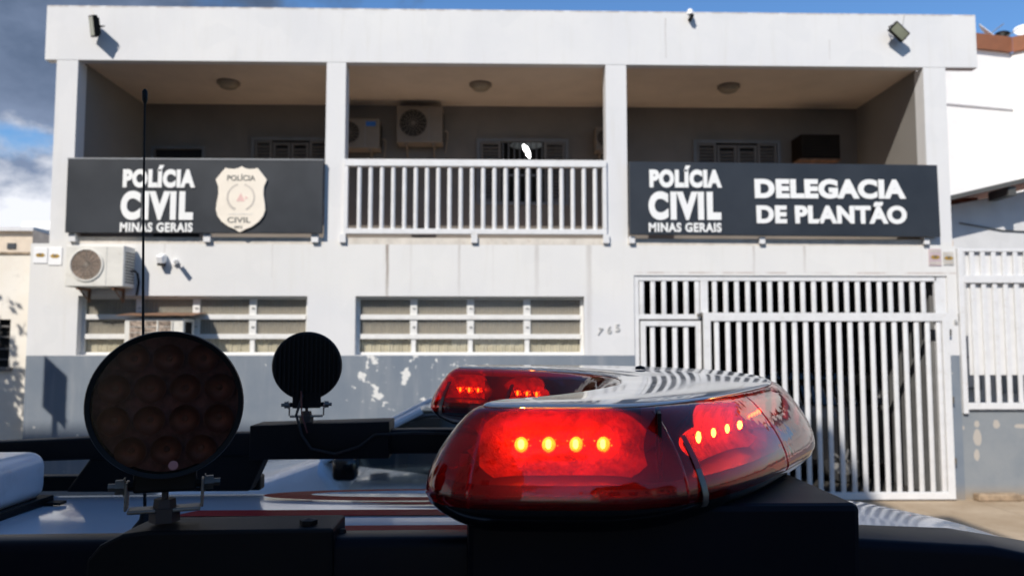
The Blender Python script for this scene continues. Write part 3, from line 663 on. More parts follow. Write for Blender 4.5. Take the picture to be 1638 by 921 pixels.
# =================================================================== RIGHT NEIGHBOUR
rn = thing('white_house', (10.4, 16, 0), 'tall white neighbouring house with brown roof trim on the right', 'house')
# plan: left face to inner corner, then right face coming forward
def vwall(mb, p, q, z0, z1, th=.2):
    p = Vector((*p, 0)); q = Vector((*q, 0)); d = (q-p).normalized(); n = Vector((-d.y, d.x, 0))*th
    vsx = [p, q, q+n, p+n]; A = [mb.bm.verts.new((v.x, v.y, z0)) for v in vsx]; B = [mb.bm.verts.new((v.x, v.y, z1)) for v in vsx]
    mb.bm.faces.new(A); mb.bm.faces.new(B[::-1])
    for i in range(4): mb.bm.faces.new((A[i], A[(i+1) % 4], B[(i+1) % 4], B[i]))
cx_, cy_ = 11.7, 17.0
b = MB(); vwall(b, (8.2, 16.2), (cx_, cy_), 0, 8.74); vwall(b, (cx_+.003, cy_), (14.4, 14.6), 0, 8.74); b.build('wall', M['farwhite'], rn)
b = MB(); vwall(b, (8.15, 16.1), (cx_, cy_-.1), 8.74, 9.08, .4); vwall(b, (cx_+.003, cy_-.1), (14.4, 14.45), 8.74, 9.08, .4); b.build('roof_trim', M['brown'], rn)
b = MB(); vwall(b, (8.2, 16.17), (cx_, cy_-.03), 7.42, 7.46, .03); b.build('ledge', M['annex'], rn)
MB().box(8.2, 14, 17.3, 24, 8.3, 8.45).box(8.2, 8.4, 16.5, 24, 0, 8.3).build('roof', M['concrete'], rn)
def dish(x, y, z, r, label, m, rz):
    t = thing('satellite_dish', (x, y, z), label, 'satellite dish', 'satellite dishes on the white house')
    c0 = Vector((x, y, z+.25)); b = MB()
    b.lathe([(0, .06), (r*.5, .045), (r*.85, .012), (r, -.03), (r*.98, -.035), (r*.5, .035), (0, .05)], (0, 0, 0), 'Y', 28)
    bmesh.ops.rotate(b.bm, verts=b.bm.verts, cent=(0, 0, 0), matrix=Matrix.Rotation(R(rz), 3, 'Z') @ Matrix.Rotation(R(-38), 3, 'X')); bmesh.ops.translate(b.bm, verts=b.bm.verts, vec=c0)
    b.build('reflector', m, t, smooth=True)
    MB().tube([(x, y+.05, z), (x, y+.05, z+.25)], .02, 8).build('mast', M['greyw'], t)
    MB().tube([(x, y, z+.15), (x+.15, y-.35, z+.3)], .012, 6).build('feed_arm', M['greyw'], t)
dish(11.2, 17.0, 8.98, .26, 'white satellite dish near the police station roof corner', M['plate'], 40)
dish(11.75, 17.3, 9.02, .16, 'small dark satellite dish on the white house roof', M['black'], -30)
dish(12.2, 17.2, 9.1, .22, 'white satellite dish at the right edge of the photo', M['plate'], -30)
an = thing('side_annex', (9, 12.3, 0), 'low grey white annex with sloping tiled roof beside the police station', 'house')
AY = 12.3
MB().prism([(6.70, 0), (12, 0), (12, 5.3), (6.70, 4.28)], AY, AY+.2).build('wall', M['annex'], an)
MB().prism([(6.75, 4.32), (12, 5.57), (12, 5.64), (6.75, 4.39)], AY-.55, AY-.50).build('fascia', M['gutter'], an)
MB().prism([(6.75, 4.335), (12, 5.585), (12, 5.635), (6.75, 4.385)], AY-.50, AY+3).build('roof', M['clay'], an)
b = MB()
for i in range(3): x = 8.0+i*1.1; zz = 4.30+(x-6.75)*.238; b.box(x, x+.12, AY-.5, AY, zz-.12, zz+.02)
b.build_each('rafter', M['gutter'], an)
MB().tube([(7.5, AY-.02, 4.12), (8.2, AY-.02, 4.0), (9.5, AY-.02, 3.95)], .01, 6).build('cable', M['gutter'], an)
MB().box(6.70, 7.9, AY+.1, AY+2.5, 4.46, 4.55).build('ridge_tiles', M['clay'], an)
w_ = MB().box(7.0, 7.75, AY-.03, AY-.002, 1.46, 2.0).box(8.0, 8.75, AY-.03, AY-.002, 1.4, 2.25).build('window', M['greyw'], an)
MB().box(7.05, 7.32, AY-.04, AY-.031, 1.5, 1.95).box(7.37, 7.7, AY-.04, AY-.031, 1.5, 1.95).build('pane', M['sheet'], w_)
fn = thing('neighbour_fence', (9.2, F, 0), 'white barred fence on a blue grey low wall right of the police station', 'fence')
MB().box(6.645, 12, F+.02, F+.2, 0, 1.24).build('low_wall', M['dado2'], fn)
b = MB(); b.box(6.655, 6.725, F-.03, F+.03, 1.20, 3.55); b.box(6.725, 12, F-.03, F+.03, 1.26, 1.35); b.box(6.725, 12, F-.035, F+.035, 3.05, 3.16); b.box(6.725, 12, F-.02, F+.02, 3.50, 3.545); b.build('frame', M['white'], fn, bevel=.005)
b = MB(); x = 6.87
while x < 12: b.box(x-.034, x+.034, F-.015, F+.015, 1.35, 3.05); b.box(x-.034, x+.034, F-.015, F+.015, 3.16, 3.50); x += .1585
b.build('bar_panel', M['white'], fn, bevel=.01)
MB().box(6.80, 12, F+.036, F+.044, 1.74, 3.53).build('privacy_sheet', M['sheet'], fn)
MB().box(6.645, 12, F+.201, F+.25, 0, 1.2).build('wall_rear', M['annex'], fn)
pl = thing('weed_clump', (7.1, F-.08, 0), 'small green weed growing at the foot of the low blue grey wall', 'plant')
b = MB()
for i in range(60):
    a = random.uniform(0, 6.28); l = random.uniform(.03, .09); x = 7.1+random.gauss(0, .05); y = F-.08+random.gauss(0, .02); p = Vector((x, y, 0)); q = p+Vector((math.cos(a)*l, math.sin(a)*l*.5, random.uniform(.02, .07)))
    n_ = Vector((-math.sin(a), math.cos(a), 0))*.006; vv = [b.bm.verts.new(v) for v in (p-n_, p+n_, q)]; b.bm.faces.new(vv)
b.build('leaves', M['green'], pl)
b = MB(); b.box(6.75, 7.35, F-.14, F+.01, .001, .10); b.box(7.36, 12, F-.10, F+.01, .001, .07); o = b.build('base_ledge', mat('earthy_ledge', (.34, .25, .165), .9, var=.3, scale=9), fn, bevel=.02)

# =================================================================== LEFT NEIGHBOUR
ln = thing('boundary_wall', (-9, 11.6, 0), 'stained cream boundary wall with a barred window left of the police station', 'wall')
LY = 11.3
clean(wall_with_holes(-14, -6.47, 0, 3.46, LY, LY+.2, [(-8.4, -6.86, 1.85, 2.53)])).build('wall', M['cream'], ln)
MB().box(-14, -6.47, LY-.02, LY+.22, 3.46, 3.49).build('coping', mat('stained_coping', (.30, .23, .16), .9, var=.5, scale=8), ln)
f = MB().box(-8.4, -6.86, LY+.1, LY+.12, 1.85, 2.53).build('window', M['hole'], ln)
b = MB()
for i in range(9): b.box(-8.4+i*.19, -8.36+i*.19, LY+.02, LY+.04, 1.85, 2.53)
for zz in (1.95, 2.1, 2.27, 2.42): b.box(-8.4, -6.86, LY+.042, LY+.06, zz, zz+.025)
b.box(-8.45, -6.80, LY-.04, LY, 1.80, 1.85)
b.build('bars', M['concrete'], f)
tb = thing('tan_building', (-24, 30, 0), 'distant tan flat roofed building over the boundary wall', 'building')
MB().box(-40, -17.5, 30, 40, 0, 6.45).build('wall', mat('sunlit_tan_wall', (.66, .56, .44), .85, var=.06), tb)
MB().box(-40.2, -17.4, 29.8, 40, 6.45, 6.6).build('roof_edge', M['annex'], tb)
for i in range(9):
    wx = -18.3-i*.85; MB().box(wx-.16-.1*(i % 2), wx+.16, 29.96, 30.01, 5.78, 6.0).build('window', M['winglass'], tb)
tw = thing('low_white_shed', (-14, 20, 0), 'low white shed roof just above the stained boundary wall', 'shed')
MB().box(-20, -11.75, 20, 25, 0, 4.25).build('wall', M['farwhite'], tw)
MB().prism([(-20, 4.25), (-11.6, 4.25), (-11.9, 4.42), (-14.5, 4.52), (-20, 4.45)], 19.8, 25.2).build('roof', M['farwhite'], tw)
tg = thing('grey_gable_house', (-14.3, 26, 0), 'far grey concrete block beside the tan building', 'house')
MB().prism([(-15.2, 0), (-14.2, 0), (-14.2, 5.3), (-14.35, 5.62), (-15.2, 5.95)], 26, 30).build('wall', M['concrete'], tg)
MB().box(-15.3, -14.1, 25.9, 30.1, 0, .3).build('plinth', M['annex'], tg)
tk = thing('water_tank', (-20.3, 36, 0), 'white rooftop water tank far behind the tan building', 'water tank')
MB().box(-21.6, -19.6, 36, 38, 7.35, 7.78).build('tank', M['farwhite'], tk, bevel=.1)
MB().box(-21.4, -19.8, 36.2, 37.8, 0, 7.35).build('tower', M['tan'], tk)

# =================================================================== ACROSS THE STREET (behind the camera: shade and reflections)
def block(name, x0, x1, y0, y1, H, m, label, nx, nz, roofm=None):
    t = thing(name, ((x0+x1)/2, y1, 0), label, 'building')
    MB().box(x0, x1, y0, y1, 0, H).build('wall', m, t)
    ww = (x1-x0)/nx; hh = H/nz
    for i in range(nx):
        for j in range(nz):
            wx = x0+ww*(i+.5); wz = hh*(j+.5)
            f = MB().box(wx-.6, wx+.6, y1+.001, y1+.05, wz-.55, wz+.65).build('window', M['winwhite'], t)
            MB().box(wx-.53, wx+.53, y1+.051, y1+.055, wz-.48, wz+.58).build('pane', M['winglass'], f)
    if roofm: MB().prism([(x0-.4, H), (x1+.4, H), ((x0+x1)/2, H+1.7)], y0, y1+.5).build('roof', roofm, t)
    else: MB().box(x0-.1, x1+.1, y0, y1+.12, H, H+.25).build('cornice', M['concrete'], t)
    return t
block('apartment_block', -22, -3.5, -14, -4, 15.2, M['apt'], 'tall beige apartment block across the street behind the camera', 7, 5)
block('apartment_block', -3.498, -1.9, -14, -4, 13.2, M['apt'], 'narrow beige stair tower at the end of the apartment block', 1, 4)
block('corner_house', 1.5, 9, -14, -7.5, 5.2, M['aptw'], 'white house with a red tiled gable roof across the street', 3, 2, M['clay'])
block('terrace_house', 11, 20, -14, -8, 6.0, M['aptw'], 'wide white house with a red tiled roof further down the street', 4, 2, M['clay'])

# street sign whose shadow falls on the blue grey base
SY = 8.3
def shadow_src(px, py):   # point on the wall -> point on the sun ray at y = SY
    x = (px-789)*F/1250; z = 2.18+(550-py)*F/1250; t_ = (F-SY); return x-.47*t_, z+.97*t_
px_, pz_ = shadow_src(60, 648)
ss = thing('street_sign', (px_, SY, 0), 'plain street sign on a pole at the left kerb, casting its shadow on the wall', 'sign')
b = MB(); pA = Vector((px_, SY, pz_)); dv = Vector((.155, -.30, 0)); 
vsx = [pA, pA+dv, pA+dv+Vector((0, 0, .70)), pA+Vector((0, 0, .70))]; nn = Vector((.01, .005, 0))
A = [b.bm.verts.new(v) for v in vsx]; B = [b.bm.verts.new(v+nn) for v in vsx]; b.bm.faces.new(A); b.bm.faces.new(B[::-1])
for i in range(4): b.bm.faces.new((A[i], A[(i+1) % 4], B[(i+1) % 4], B[i]))
b.build('plate', M['greyw'], ss)
MB().tube([(px_+.09, SY-.16, 0), (px_+.09, SY-.16, pz_+.5)], .035, 12).build('pole', M['steel'], ss)
# tree at the far left pavement (its shade lies on the boundary wall)
def tree(x, y, H, r, label, cz, n=2600, fl=1.0):
    t = thing('street_tree', (x, y, 0), label, 'tree')
    b = MB(); b.tube([(x, y, 0), (x+.05, y, cz*.4), (x-.05, y+.05, cz*.8), (x, y, cz)], [.13, .11, .09, .05], 10)
    cl = []
    for i in range(11):
        a = i*2.4; e = random.uniform(-.4, .9); rr = r*random.uniform(.45, .8); q = Vector((x+rr*math.cos(a)*math.cos(e), y+rr*math.sin(a)*math.cos(e), cz+rr*math.sin(e)*fl)); cl.append(q)
        b.tube([(x, y, cz*.75), (x*.5+q.x*.5, y*.5+q.y*.5, cz*.9+q.z*.05), tuple(q)], [.05, .03, .01], 6)
    b.build('trunk', M['bark'], t, smooth=True)
    b = MB()
    for i in range(n):
        q = random.choice(cl); p = q+Vector((random.gauss(0, r*.22), random.gauss(0, r*.22), random.gauss(0, r*.2*fl)))
        d1 = Vector((random.gauss(0, 1), random.gauss(0, 1), random.gauss(0, 1))).normalized(); d2 = d1.orthogonal().normalized(); s_ = random.uniform(.04, .08)
        b.bm.faces.new([b.bm.verts.new(v) for v in (p-d1*s_, p+d2*s_*.5, p+d1*s_, p-d2*s_*.5)])
    b.build('crown', M['leaf'], t)
tree(-9.25, 8.6, 5, 1.15, 'small leafy street tree at the left, shading the boundary wall', 3.7, 7000, 1.5)

# =================================================================== CARS
def make_car(name, label, cat, fx, yc, sgn, L, W, H, paint, prm, roof_prof=None, stripe=None):
    """fx = x of the nose, car extends in direction sgn*x behind it"""
    t = thing(name, (fx+sgn*L/2, yc, -.11), label, cat); hw = W/2; g = -.11
    P = prm; X = lambda s_: fx+sgn*s_
    st_ = [(0, P['nose'], .78), (.12, P['nose']+.12, .92), (.5, P['hood']-.07, .98), (P['cowl']*.75, P['hood'], 1), (P['cowl'], P['cowlz'], 1), (P['cowl']+.2, P['belt'], 1), (L*.62, P['belt']+.03, 1), (L-.35, P['belt']+.03, .98), (L-.06, P['belt']-.1, .92), (L, .62, .86)]
    rows = []
    for (s_, top, k) in st_:
        w2 = hw*k; pr = [(-w2*.9, g+.28), (-w2, g+.38), (-w2*1.0, top*.62), (-w2*.985, top-.10), (-w2*.94, top-.03), (-w2*.85, top), (-w2*.4, top+.025), (0, top+.03)]
        pr = pr + [(-a, c) for a, c in pr[-2::-1]]
        rows.append([(X(s_), yc+a, c) for a, c in pr])
    b = MB(); b.grid(rows)
    for r_ in (rows[0], rows[-1]): b.bm.faces.new([b.bm.verts.new(p) for p in r_])
    lo = [(r_[0], r_[-1]) for r_ in rows]; b.grid([[a, c] for a, c in lo])
    bmesh.ops.remove_doubles(b.bm, verts=b.bm.verts, dist=1e-4)
    body = b.build('body', paint, t, smooth=True)
    # greenhouse
    c0, c1, t0, t1 = P['cowl'], L-.16, P['rf'], P['rr']; bz = P['belt']; wb, wt = hw*.93, P.get('wt', hw*.72)
    zt = H-.05
    b = MB(); prof = [(c0, P['cowlz']-.02), (t0, P.get('rfz', zt)), (t1, P.get('rrz', zt)), (c1, bz)]
    for sd in (-1, 1):
        pass
    def gp(s_, z): 
        f_ = (z-bz+.05)/(zt-bz+.05); return wb+(wt-wb)*max(0, min(1, f_))
    A = [b.bm.verts.new((X(s_), yc-gp(s_, z), z)) for s_, z in prof]; B = [b.bm.verts.new((X(s_), yc+gp(s_, z), z)) for s_, z in prof]
    b.bm.faces.new(A); b.bm.faces.new(B[::-1])
    for i in range(3): b.bm.faces.new((A[i], B[i], B[i+1], A[i+1]))
    gh = b.build('windows', M['carglass'], t)
    b = MB()   # pillars
    for sd in (-1, 1):
        for i, r_ in ((0, .035), (2, .045)):
            (s0, z0), (s1, z1) = prof[i], prof[i+1]; b.tube([(X(s0), yc+sd*gp(s0, z0)*.985, z0), (X(s1), yc+sd*gp(s1, z1)*.985, z1)], r_, 8)
        sm_ = P['cowl']+ (L-P['cowl'])*.48; b.tube([(X(sm_), yc+sd*gp(0, bz), bz), (X(sm_+.05), yc+sd*gp(0, zt), zt)], .035, 8)
    b.build_each('pillar', paint, t, smooth=True)
    if roof_prof is None:
        rp = [(t0-.10, P.get('rfz', zt)-.03), (t0+.02, zt+.005), (t0+.35, H-.01), ((t0+t1)/2, H), (t1-.3, H-.01), (t1, zt), (t1+.08, zt-.05)]
        rows = []
        for s_, z in rp: rows.append([(X(s_), yc+wt*1.03*a, z-.045*abs(a)**3) for a in (-1, -.92, -.7, -.35, 0, .35, .7, .92, 1)])
        b = MB(); b.grid(rows); b.grid([[(p[0], p[1], p[2]-.03) for p in r_] for r_ in rows]); b.build('roof', paint, t, smooth=True)
    for s_ in (P['wf'], L-P['wf2']):
        for sd in (-1, 1):
            r_ = P['wr']; c = (X(s_), yc+sd*(hw-.12), g+r_)
            wl = MB().lathe([(r_*.6, .11*sd), (r_*.93, .11*sd), (r_, .07*sd), (r_, -.09*sd), (r_*.9, -.11*sd), (0, -.11*sd)], c, 'Y', 32).build('wheel', M['tyre'], t, smooth=True)
            b = MB(); b.lathe([(r_*.62, .10*sd), (r_*.58, .06*sd), (0, .05*sd)], c, 'Y', 32)
            for i in range(5): a = i*1.2566; b.tube([(c[0]+.03*math.cos(a), c[1]+sd*.10, c[2]+.03*math.sin(a)), (c[0]+r_*.6*math.cos(a), c[1]+sd*.10, c[2]+r_*.6*math.sin(a))], .025, 6)
            b.build('rim', M['rim'], wl)
    b = MB()
    for s_ in (c0-.12, c0+(L-c0)*.48+.02):
        for sd in (-1, 1): b.box(X(s_)-.004, X(s_)+.004, yc+sd*hw*1.0-.003, yc+sd*hw*1.0+.003, g+.45, bz-.1)
    b.build('door_seam', M['black'], t)
    for sd in (-1, 1):
        mz = bz+P.get('mz', .20); mxx = X(c0+.24); yy = yc+sd*(hw+.06)
        mb = MB().box(mxx-.10, mxx+.10, yy-.08, yy+.08, mz-.06, mz+.13); mb.build('mirror', M['blackgl'], t, bevel=.05, seg=3, smooth=True)
        MB().box(X(.03)-.03, X(.03)+.10, yc+sd*hw*.55-.16, yc+sd*hw*.55+.16, P['nose']-.05, P['nose']+.08).build('headlight', M['winglass'], t, bevel=.03)
        MB().box(X(L-.02)-.06, X(L-.02)+.03, yc+sd*hw*.62-.12, yc+sd*hw*.62+.12, .72, .98).build('tail_light', M['redclip'], t, bevel=.02)
    if stripe:
        b = MB(); a0, a1 = stripe; 
        for sd in (-1, 1): b.box(min(X(a0), X(a1)), max(X(a0), X(a1)), yc+sd*(hw+.002)-.002, yc+sd*(hw+.002)+.002, bz-.30, bz-.13)
        b.build('blue_stripe', M['carblue'], t)
    return t
PC = dict(nose=.72, hood=1.08, cowl=1.68, cowlz=1.23, belt=.95, rf=2.5, rr=3.7, wf=.78, wf2=.72, wr=.31)
make_car('parked_car', 'pale white hatchback with a blue side stripe parked between the police vehicle and the station', 'car', -3.1, 8.05-.85+.1, 1, 4.1, 1.72, 1.67, M['carwhite2'], PC, stripe=(2.35, 3.6))
PG = dict(nose=.75, hood=1.05, cowl=1.5, cowlz=1.15, belt=1.1, rf=2.2, rr=3.8, wf=.8, wf2=.8, wr=.34)
c_ = make_car('garaged_car', 'dark car standing inside the garage behind the barred gate', 'car', 2.3, 13.1, 1, 4.0, 1.75, 1.65, M['cardark'], PG)
c_.location.z = 0.01
# =================================================================== POLICE VEHICLE (foreground)
RZ = 1.80; YN, YF = .93, 2.18; YC = (YN+YF)/2
PV = dict(nose=.85, hood=1.12, cowl=1.15, cowlz=1.2, belt=1.18, rf=1.72, rr=5.0, rfz=1.56, rrz=1.72, wt=.60, wf=.9, wf2=.95, wr=.38, mz=-.05)
pv = make_car('police_vehicle', 'white roofed police utility vehicle with dark rack rails carrying the red light bar', 'car', 3.15, YC, -1, 5.4, 1.86, 1.78, M['navy'], PV, roof_prof=True)
prof = [(-2.25, 1.60), (-2.15, 1.70), (-1.95, 1.765), (-1.6, 1.792), (-1.2, 1.80), (-.4, 1.802), (.4, 1.802), (.65, 1.80), (.8, 1.793), (.97, 1.775), (1.15, 1.738), (1.27, 1.70), (1.45, 1.645)]
rows = []
for x, z in prof: rows.append([(x, YC+(YF-YC)*a, z+.004-.035*abs(a)**5) for a in (-1, -.97, -.92, -.82, -.6, -.3, 0, .3, .6, .82, .92, .97, 1)])
b = MB(); b.grid(rows); b.grid([[(p[0], p[1], p[2]-.03) for p in r_] for r_ in rows]); roof = b.build('roof', M['roofwhite'], pv, smooth=True)
# red markings on the roof
def ell(cx, cy, a, b_, n=64): return [(cx+a*math.cos(2*math.pi*i/n), cy+b_*math.sin(2*math.pi*i/n)) for i in range(n)]
b = MB(); O = ell(-.20, 1.975, .365, .075); I = ell(-.15, 1.985, .30, .042)
b.grid([[(p[0], p[1], 1.8085) for p in O+O[:1]], [(p[0], p[1], 1.8085) for p in I+I[:1]]]); b.build('roof_ring_marking', M['decal'], roof)
b = MB(); b.grid([[(-.70, 1.74, 1.8085), (.5, 1.74, 1.8085)], [(-.66, 1.80, 1.8085), (.5, 1.80, 1.8085)]]); b.grid([[(-.42, 1.60, 1.8085), (.5, 1.60, 1.8085)], [(-.40, 1.645, 1.8085), (.5, 1.645, 1.8085)]])
b.grid([[(-.33, 1.88, 1.8085), (-.1, 1.845, 1.8085)], [(-.33, 1.882, 1.8085), (-.05, 1.885, 1.8085)]]); b.build('roof_stripe_marking', M['decal'], roof)
# rack rails: far one
def beam(name, secs, m, par, bevel=.008):
    """secs: (x, y0, y1, z0, z1)"""
    b = MB(); R_ = []
    for (x, y0, y1, z0, z1) in secs: R_.append([b.bm.verts.new(p) for p in ((x, y0, z0), (x, y1, z0), (x, y1, z1), (x, y0, z1))])
    for a, c in zip(R_, R_[1:]):
        for i in range(4): b.bm.faces.new((a[i], a[(i+1) % 4], c[(i+1) % 4], c[i]))
    b.bm.faces.new(R_[0]); b.bm.faces.new(R_[-1][::-1]); return b.build(name, m, par, bevel=bevel, seg=3, smooth=True)
beam('rack_rail', [(-2.0, 2.06, 2.12, 1.80, 1.86), (-1.75, 2.06, 2.12, 1.855, 1.905), (-1.3, 2.06, 2.12, 1.875, 1.928), (-.9, 2.06, 2.12, 1.888, 1.945), (-.2, 2.06, 2.12, 1.895, 1.958), (.5, 2.06, 2.12, 1.895, 1.955), (.68, 2.06, 2.12, 1.80, 1.86)], M['rail'], pv)
beam('rack_plate', [(-.62, 2.03, 2.14, 1.886, 1.972), (-.265, 2.03, 2.14, 1.888, 1.982)], M['rail'], pv, .003)
for x0, x1 in ((-1.10, -.63), (.3, .5)):
    MB().prism([(x0, 1.80), (x1, 1.80), (x1+.045, 1.90), (x0+.07, 1.90)], 2.07, 2.13).build('rail_foot', M['rail'], pv, bevel=.006)
MB().box(-2.1, -.62, 2.135, 2.178, 1.79, 1.83).build('roof_gutter', M['black'], pv, bevel=.006)
# near one
beam('rack_rail', [(-2.1, .965, 1.02, 1.80, 1.90), (-1.7, .965, 1.02, 1.78, 1.925), (-1.0, .965, 1.02, 1.76, 1.942), (-.2, .965, 1.02, 1.75, 1.946), (.35, .965, 1.02, 1.75, 1.948), (.44, .95, 1.05, 1.75, 1.945), (.60, .94, 1.05, 1.74, 1.938), (.72, .90, 1.05, 1.72, 1.918), (.9, .91, 1.05, 1.65, 1.86), (1.2, .92, 1.05, 1.5, 1.74), (1.6, .90, 1.04, 1.3, 1.50)], M['navy'], pv, .012)
b = MB(); b.prism([(-.485, 1.74), (-.480, 1.925), (-.465, 1.943), (-.44, 1.955), (-.41, 1.9585), (-.19, 1.9605), (-.19, 1.74)], .955, 1.035); b.build('rack_plate', M['rail'], pv, bevel=.004)
b = MB(); b.lathe([(0, 0), (.011, 0), (.011, .005), (0, .007)], (-.225, .98, 1.961), 'Z', 6); b.lathe([(0, 0), (.006, 0), (.006, .006), (0, .008)], (-.19, 1.0, 1.945), 'X', 6); b.build_each('plate_bolt', M['black'], pv)
# pedestal under the light bar
b = MB(); b.prism([(-.03, 1.75), (.432, 1.75), (.436, 1.9915), (-.03, 1.9915)], .93, 1.235)
b.build('light_bar_pedestal', M['navy'], pv, bevel=.008)
MB().prism([(.02, 1.81), (.42, 1.81), (.36, 1.991), (.06, 1.991)], 1.75, 2.0).build('light_bar_pedestal', M['rail'], pv, bevel=.01)

# white box on the roof, left
bx = thing('roof_vent_box', (-1.4, 1.6, 1.80), 'rounded white plastic box on the roof at the left edge', 'roof box')
b = MB(); b.box(-1.80, -1.054, 1.18, 1.915, 1.815, 1.928); b.build('cover', M['boxwhite'], bx, bevel=.035, seg=5, smooth=True)
MB().box(-1.81, -1.046, 1.17, 1.923, 1.804, 1.822).build('gasket', M['black'], bx, bevel=.003)
b = MB(); b.box(-1.046, -1.01, 1.88, 1.91, 1.805, 1.811); b.build('clip', M['black'], bx)

# whip antenna
at = thing('whip_antenna', (-.69, 1.60, 1.805), 'thin black whip antenna rising from the roof behind the large spotlight', 'antenna')
pts = [(-.69+(-.029)*(i/12)-.004*math.sin(i/12*3.1), 1.60, 1.82+.86*i/12) for i in range(13)]
MB().tube(pts, [.0034-.0014*i/12 for i in range(13)], 8).build('mast', M['black'], at, smooth=True)
MB().tube([(-.719, 1.60, 2.675), (-.7192, 1.60, 2.682), (-.7196, 1.60, 2.70), (-.7198, 1.60, 2.705)], [.003, .0055, .0055, .002], 10).build('tip', M['black'], at, smooth=True)
MB().lathe([(0, 0), (.028, 0), (.024, .015), (.012, .03), (.008, .05), (0, .05)], (-.69, 1.60, 1.803), 'Z', 24).build('mount', M['black'], at, smooth=True)

# spotlights --------------------------------------------------------
def make_spot():
    t = thing('spotlight', (0, 0, 0), 'x', 'spotlight', 'round work lamps on the roof rack')
    C0 = (0, 0, .135); r = .0895
    MB().lathe([(r*.925, -.034), (r*.985, -.036), (r, -.031), (r, .002), (r*.97, .008), (r*.93, .010), (r*.93, .018), (0, .018)], C0, 'Y', 72).build('housing', M['black'], t, smooth=True)
    MB().lathe([(r*.93, -.012), (0, -.012)], C0, 'Y', 64).build('reflector_plate', M['lampback'], t)
    for zr, n in ((.060, 3), (.0205, 4), (-.0205, 4), (-.060, 3)):
        for i in range(n):
            x = (i-(n-1)/2)*.0395+.001; c = (x, 0, C0[2]+zr*.93)
            l = MB().lathe([(.018, -.026), (.0165, -.020), (.010, -.0145), (.006, -.0135), (0, -.0135)], c, 'Y', 20).build('led_bowl', M['amber'], t, smooth=True)
            MB().lathe([(0, -.0175), (.0035, -.0165), (.004, -.0138)], c, 'Y', 10).build('led_chip', M['rust'], l)
    MB().lathe([(r*.93, -.032), (r*.5, -.0335), (0, -.034)], C0, 'Y', 64).build('lens', M['smoke'], t, smooth=True)
    MB().lathe([(0, -.0362), (.0055, -.036), (.0055, -.0345)], (.010, 0, C0[2]-.073), 'Y', 16).build('dot_sticker', M['pinkdot'], t)
    b = MB(); n = 15
    for i in range(n):
        x = -r*.88+2*r*.88*i/(n-1); h = math.sqrt(max(0, (r*.95)**2-x*x)); b.box(x-.0014, x+.0014, .018, .036, C0[2]-h, C0[2]+h)
    b.build('cooling_fins', M['black'], t)
    b = MB(); b.box(-.036, .036, -.010, .020, .026, .068); b.build('neck', M['black'], t, bevel=.003)
    b = MB()
    for a in ([(-.045, -.0415, .006, .040)], [(.0415, .045, .006, .040)]): x0, x1, z0, z1 = a[0]; b.box(x0, x1, -.014, .014, z0, z1)
    b.box(-.0415, .0415, -.014, .014, .002, .0065); b.build('bracket', M['steel'], t, bevel=.0015)
    b = MB()
    for sx in (-1, 1): b.lathe([(0, sx*.064), (.005, sx*.064), (.005, sx*.056), (.0095, sx*.056), (.0095, sx*.047), (.012, sx*.047), (.012, sx*.0455), (0, sx*.0455)], (0, 0, .034), 'X', 6)
    b.build_each('side_bolt', M['steel'], t)
    b = MB(); b.lathe([(0, .026), (.004, .026), (.004, .017), (.0125, .017), (.0135, .0065), (.018, .0065), (.018, -.011), (0, -.011)], (0, 0, 0), 'Z', 6); b.build('base_bolt', mat('dark_bolt', (.05, .035, .028), .6), t)
    MB().tube([(.044, .0, .034), (-.044, 0, .034)], .006, 8).build('pivot', M['black'], t)
    return t
sp1 = make_spot(); sp2 = copy_tree(sp1)
sp1.location = (-.408, 1.0, 1.9715); sp1.rotation_euler = (0, 0, R(19))
sp1['label'] = 'large round spotlight facing the camera with its LED bowls visible, on the near rack rail'
sp2.location = (-.487, 2.075, 1.988); sp2.rotation_euler = (0, 0, R(180+13))
sp2['label'] = 'round spotlight seen from behind with vertical cooling fins, on the far rack rail'
cb = thing('lamp_cable', (-.49, 2.03, 1.95), 'thin black and red lamp cable looping from the far spotlight along the rail', 'cable')
MB().tube([(-.49, 2.04, 2.05), (-.50, 2.02, 2.0), (-.485, 2.02, 1.95), (-.46, 2.02, 1.915), (-.40, 2.02, 1.902), (-.34, 2.02, 1.92), (-.30, 2.02, 1.95), (-.2, 2.02, 1.955), (.0, 2.04, 1.945)], .0035, 8).build('sheath', M['cable'], cb, smooth=True)
MB().tube([(-.49, 2.025, 2.06), (-.485, 2.015, 2.0), (-.47, 2.015, 1.955)], .002, 6).build('red_wire', M['redcable'], cb)

# light bar ---------------------------------------------------------
lb = thing('light_bar', (.2, 1.45, 1.985), 'large red V shaped police light bar with pale cover and lit LEDs on the roof', 'light bar')
ctrl = [(-.077, .940), (-.066, .885), (-.018, .848), (.08, .838), (.16, .843), (.235, .880), (.33, .975), (.43, 1.115), (.518, 1.26), (.572, 1.42), (.588, 1.58), (.565, 1.76), (.47, 1.92), (.33, 2.03), (.15, 2.08), (0, 2.095), (-.1, 2.075), (-.15, 2.0), (-.14, 1.91), (-.05, 1.84), (.05, 1.76), (.125, 1.65), (.165, 1.52), (.16, 1.40), (.135, 1.28), (.08, 1.16), (.012, 1.06), (-.048, 1.005)]
def catmull(P_, n=8):
    o = []; m = len(P_)
    for i in range(m):
        p0, p1, p2, p3 = [Vector(P_[(i+k) % m]) for k in (-1, 0, 1, 2)]
        for j in range(n):
            t_ = j/n; o.append(.5*((2*p1)+(p2-p0)*t_+(2*p0-5*p1+4*p2-p3)*t_*t_+(3*p1-p0-3*p2+p3)*t_**3))
    return o
OUT = catmull(ctrl)
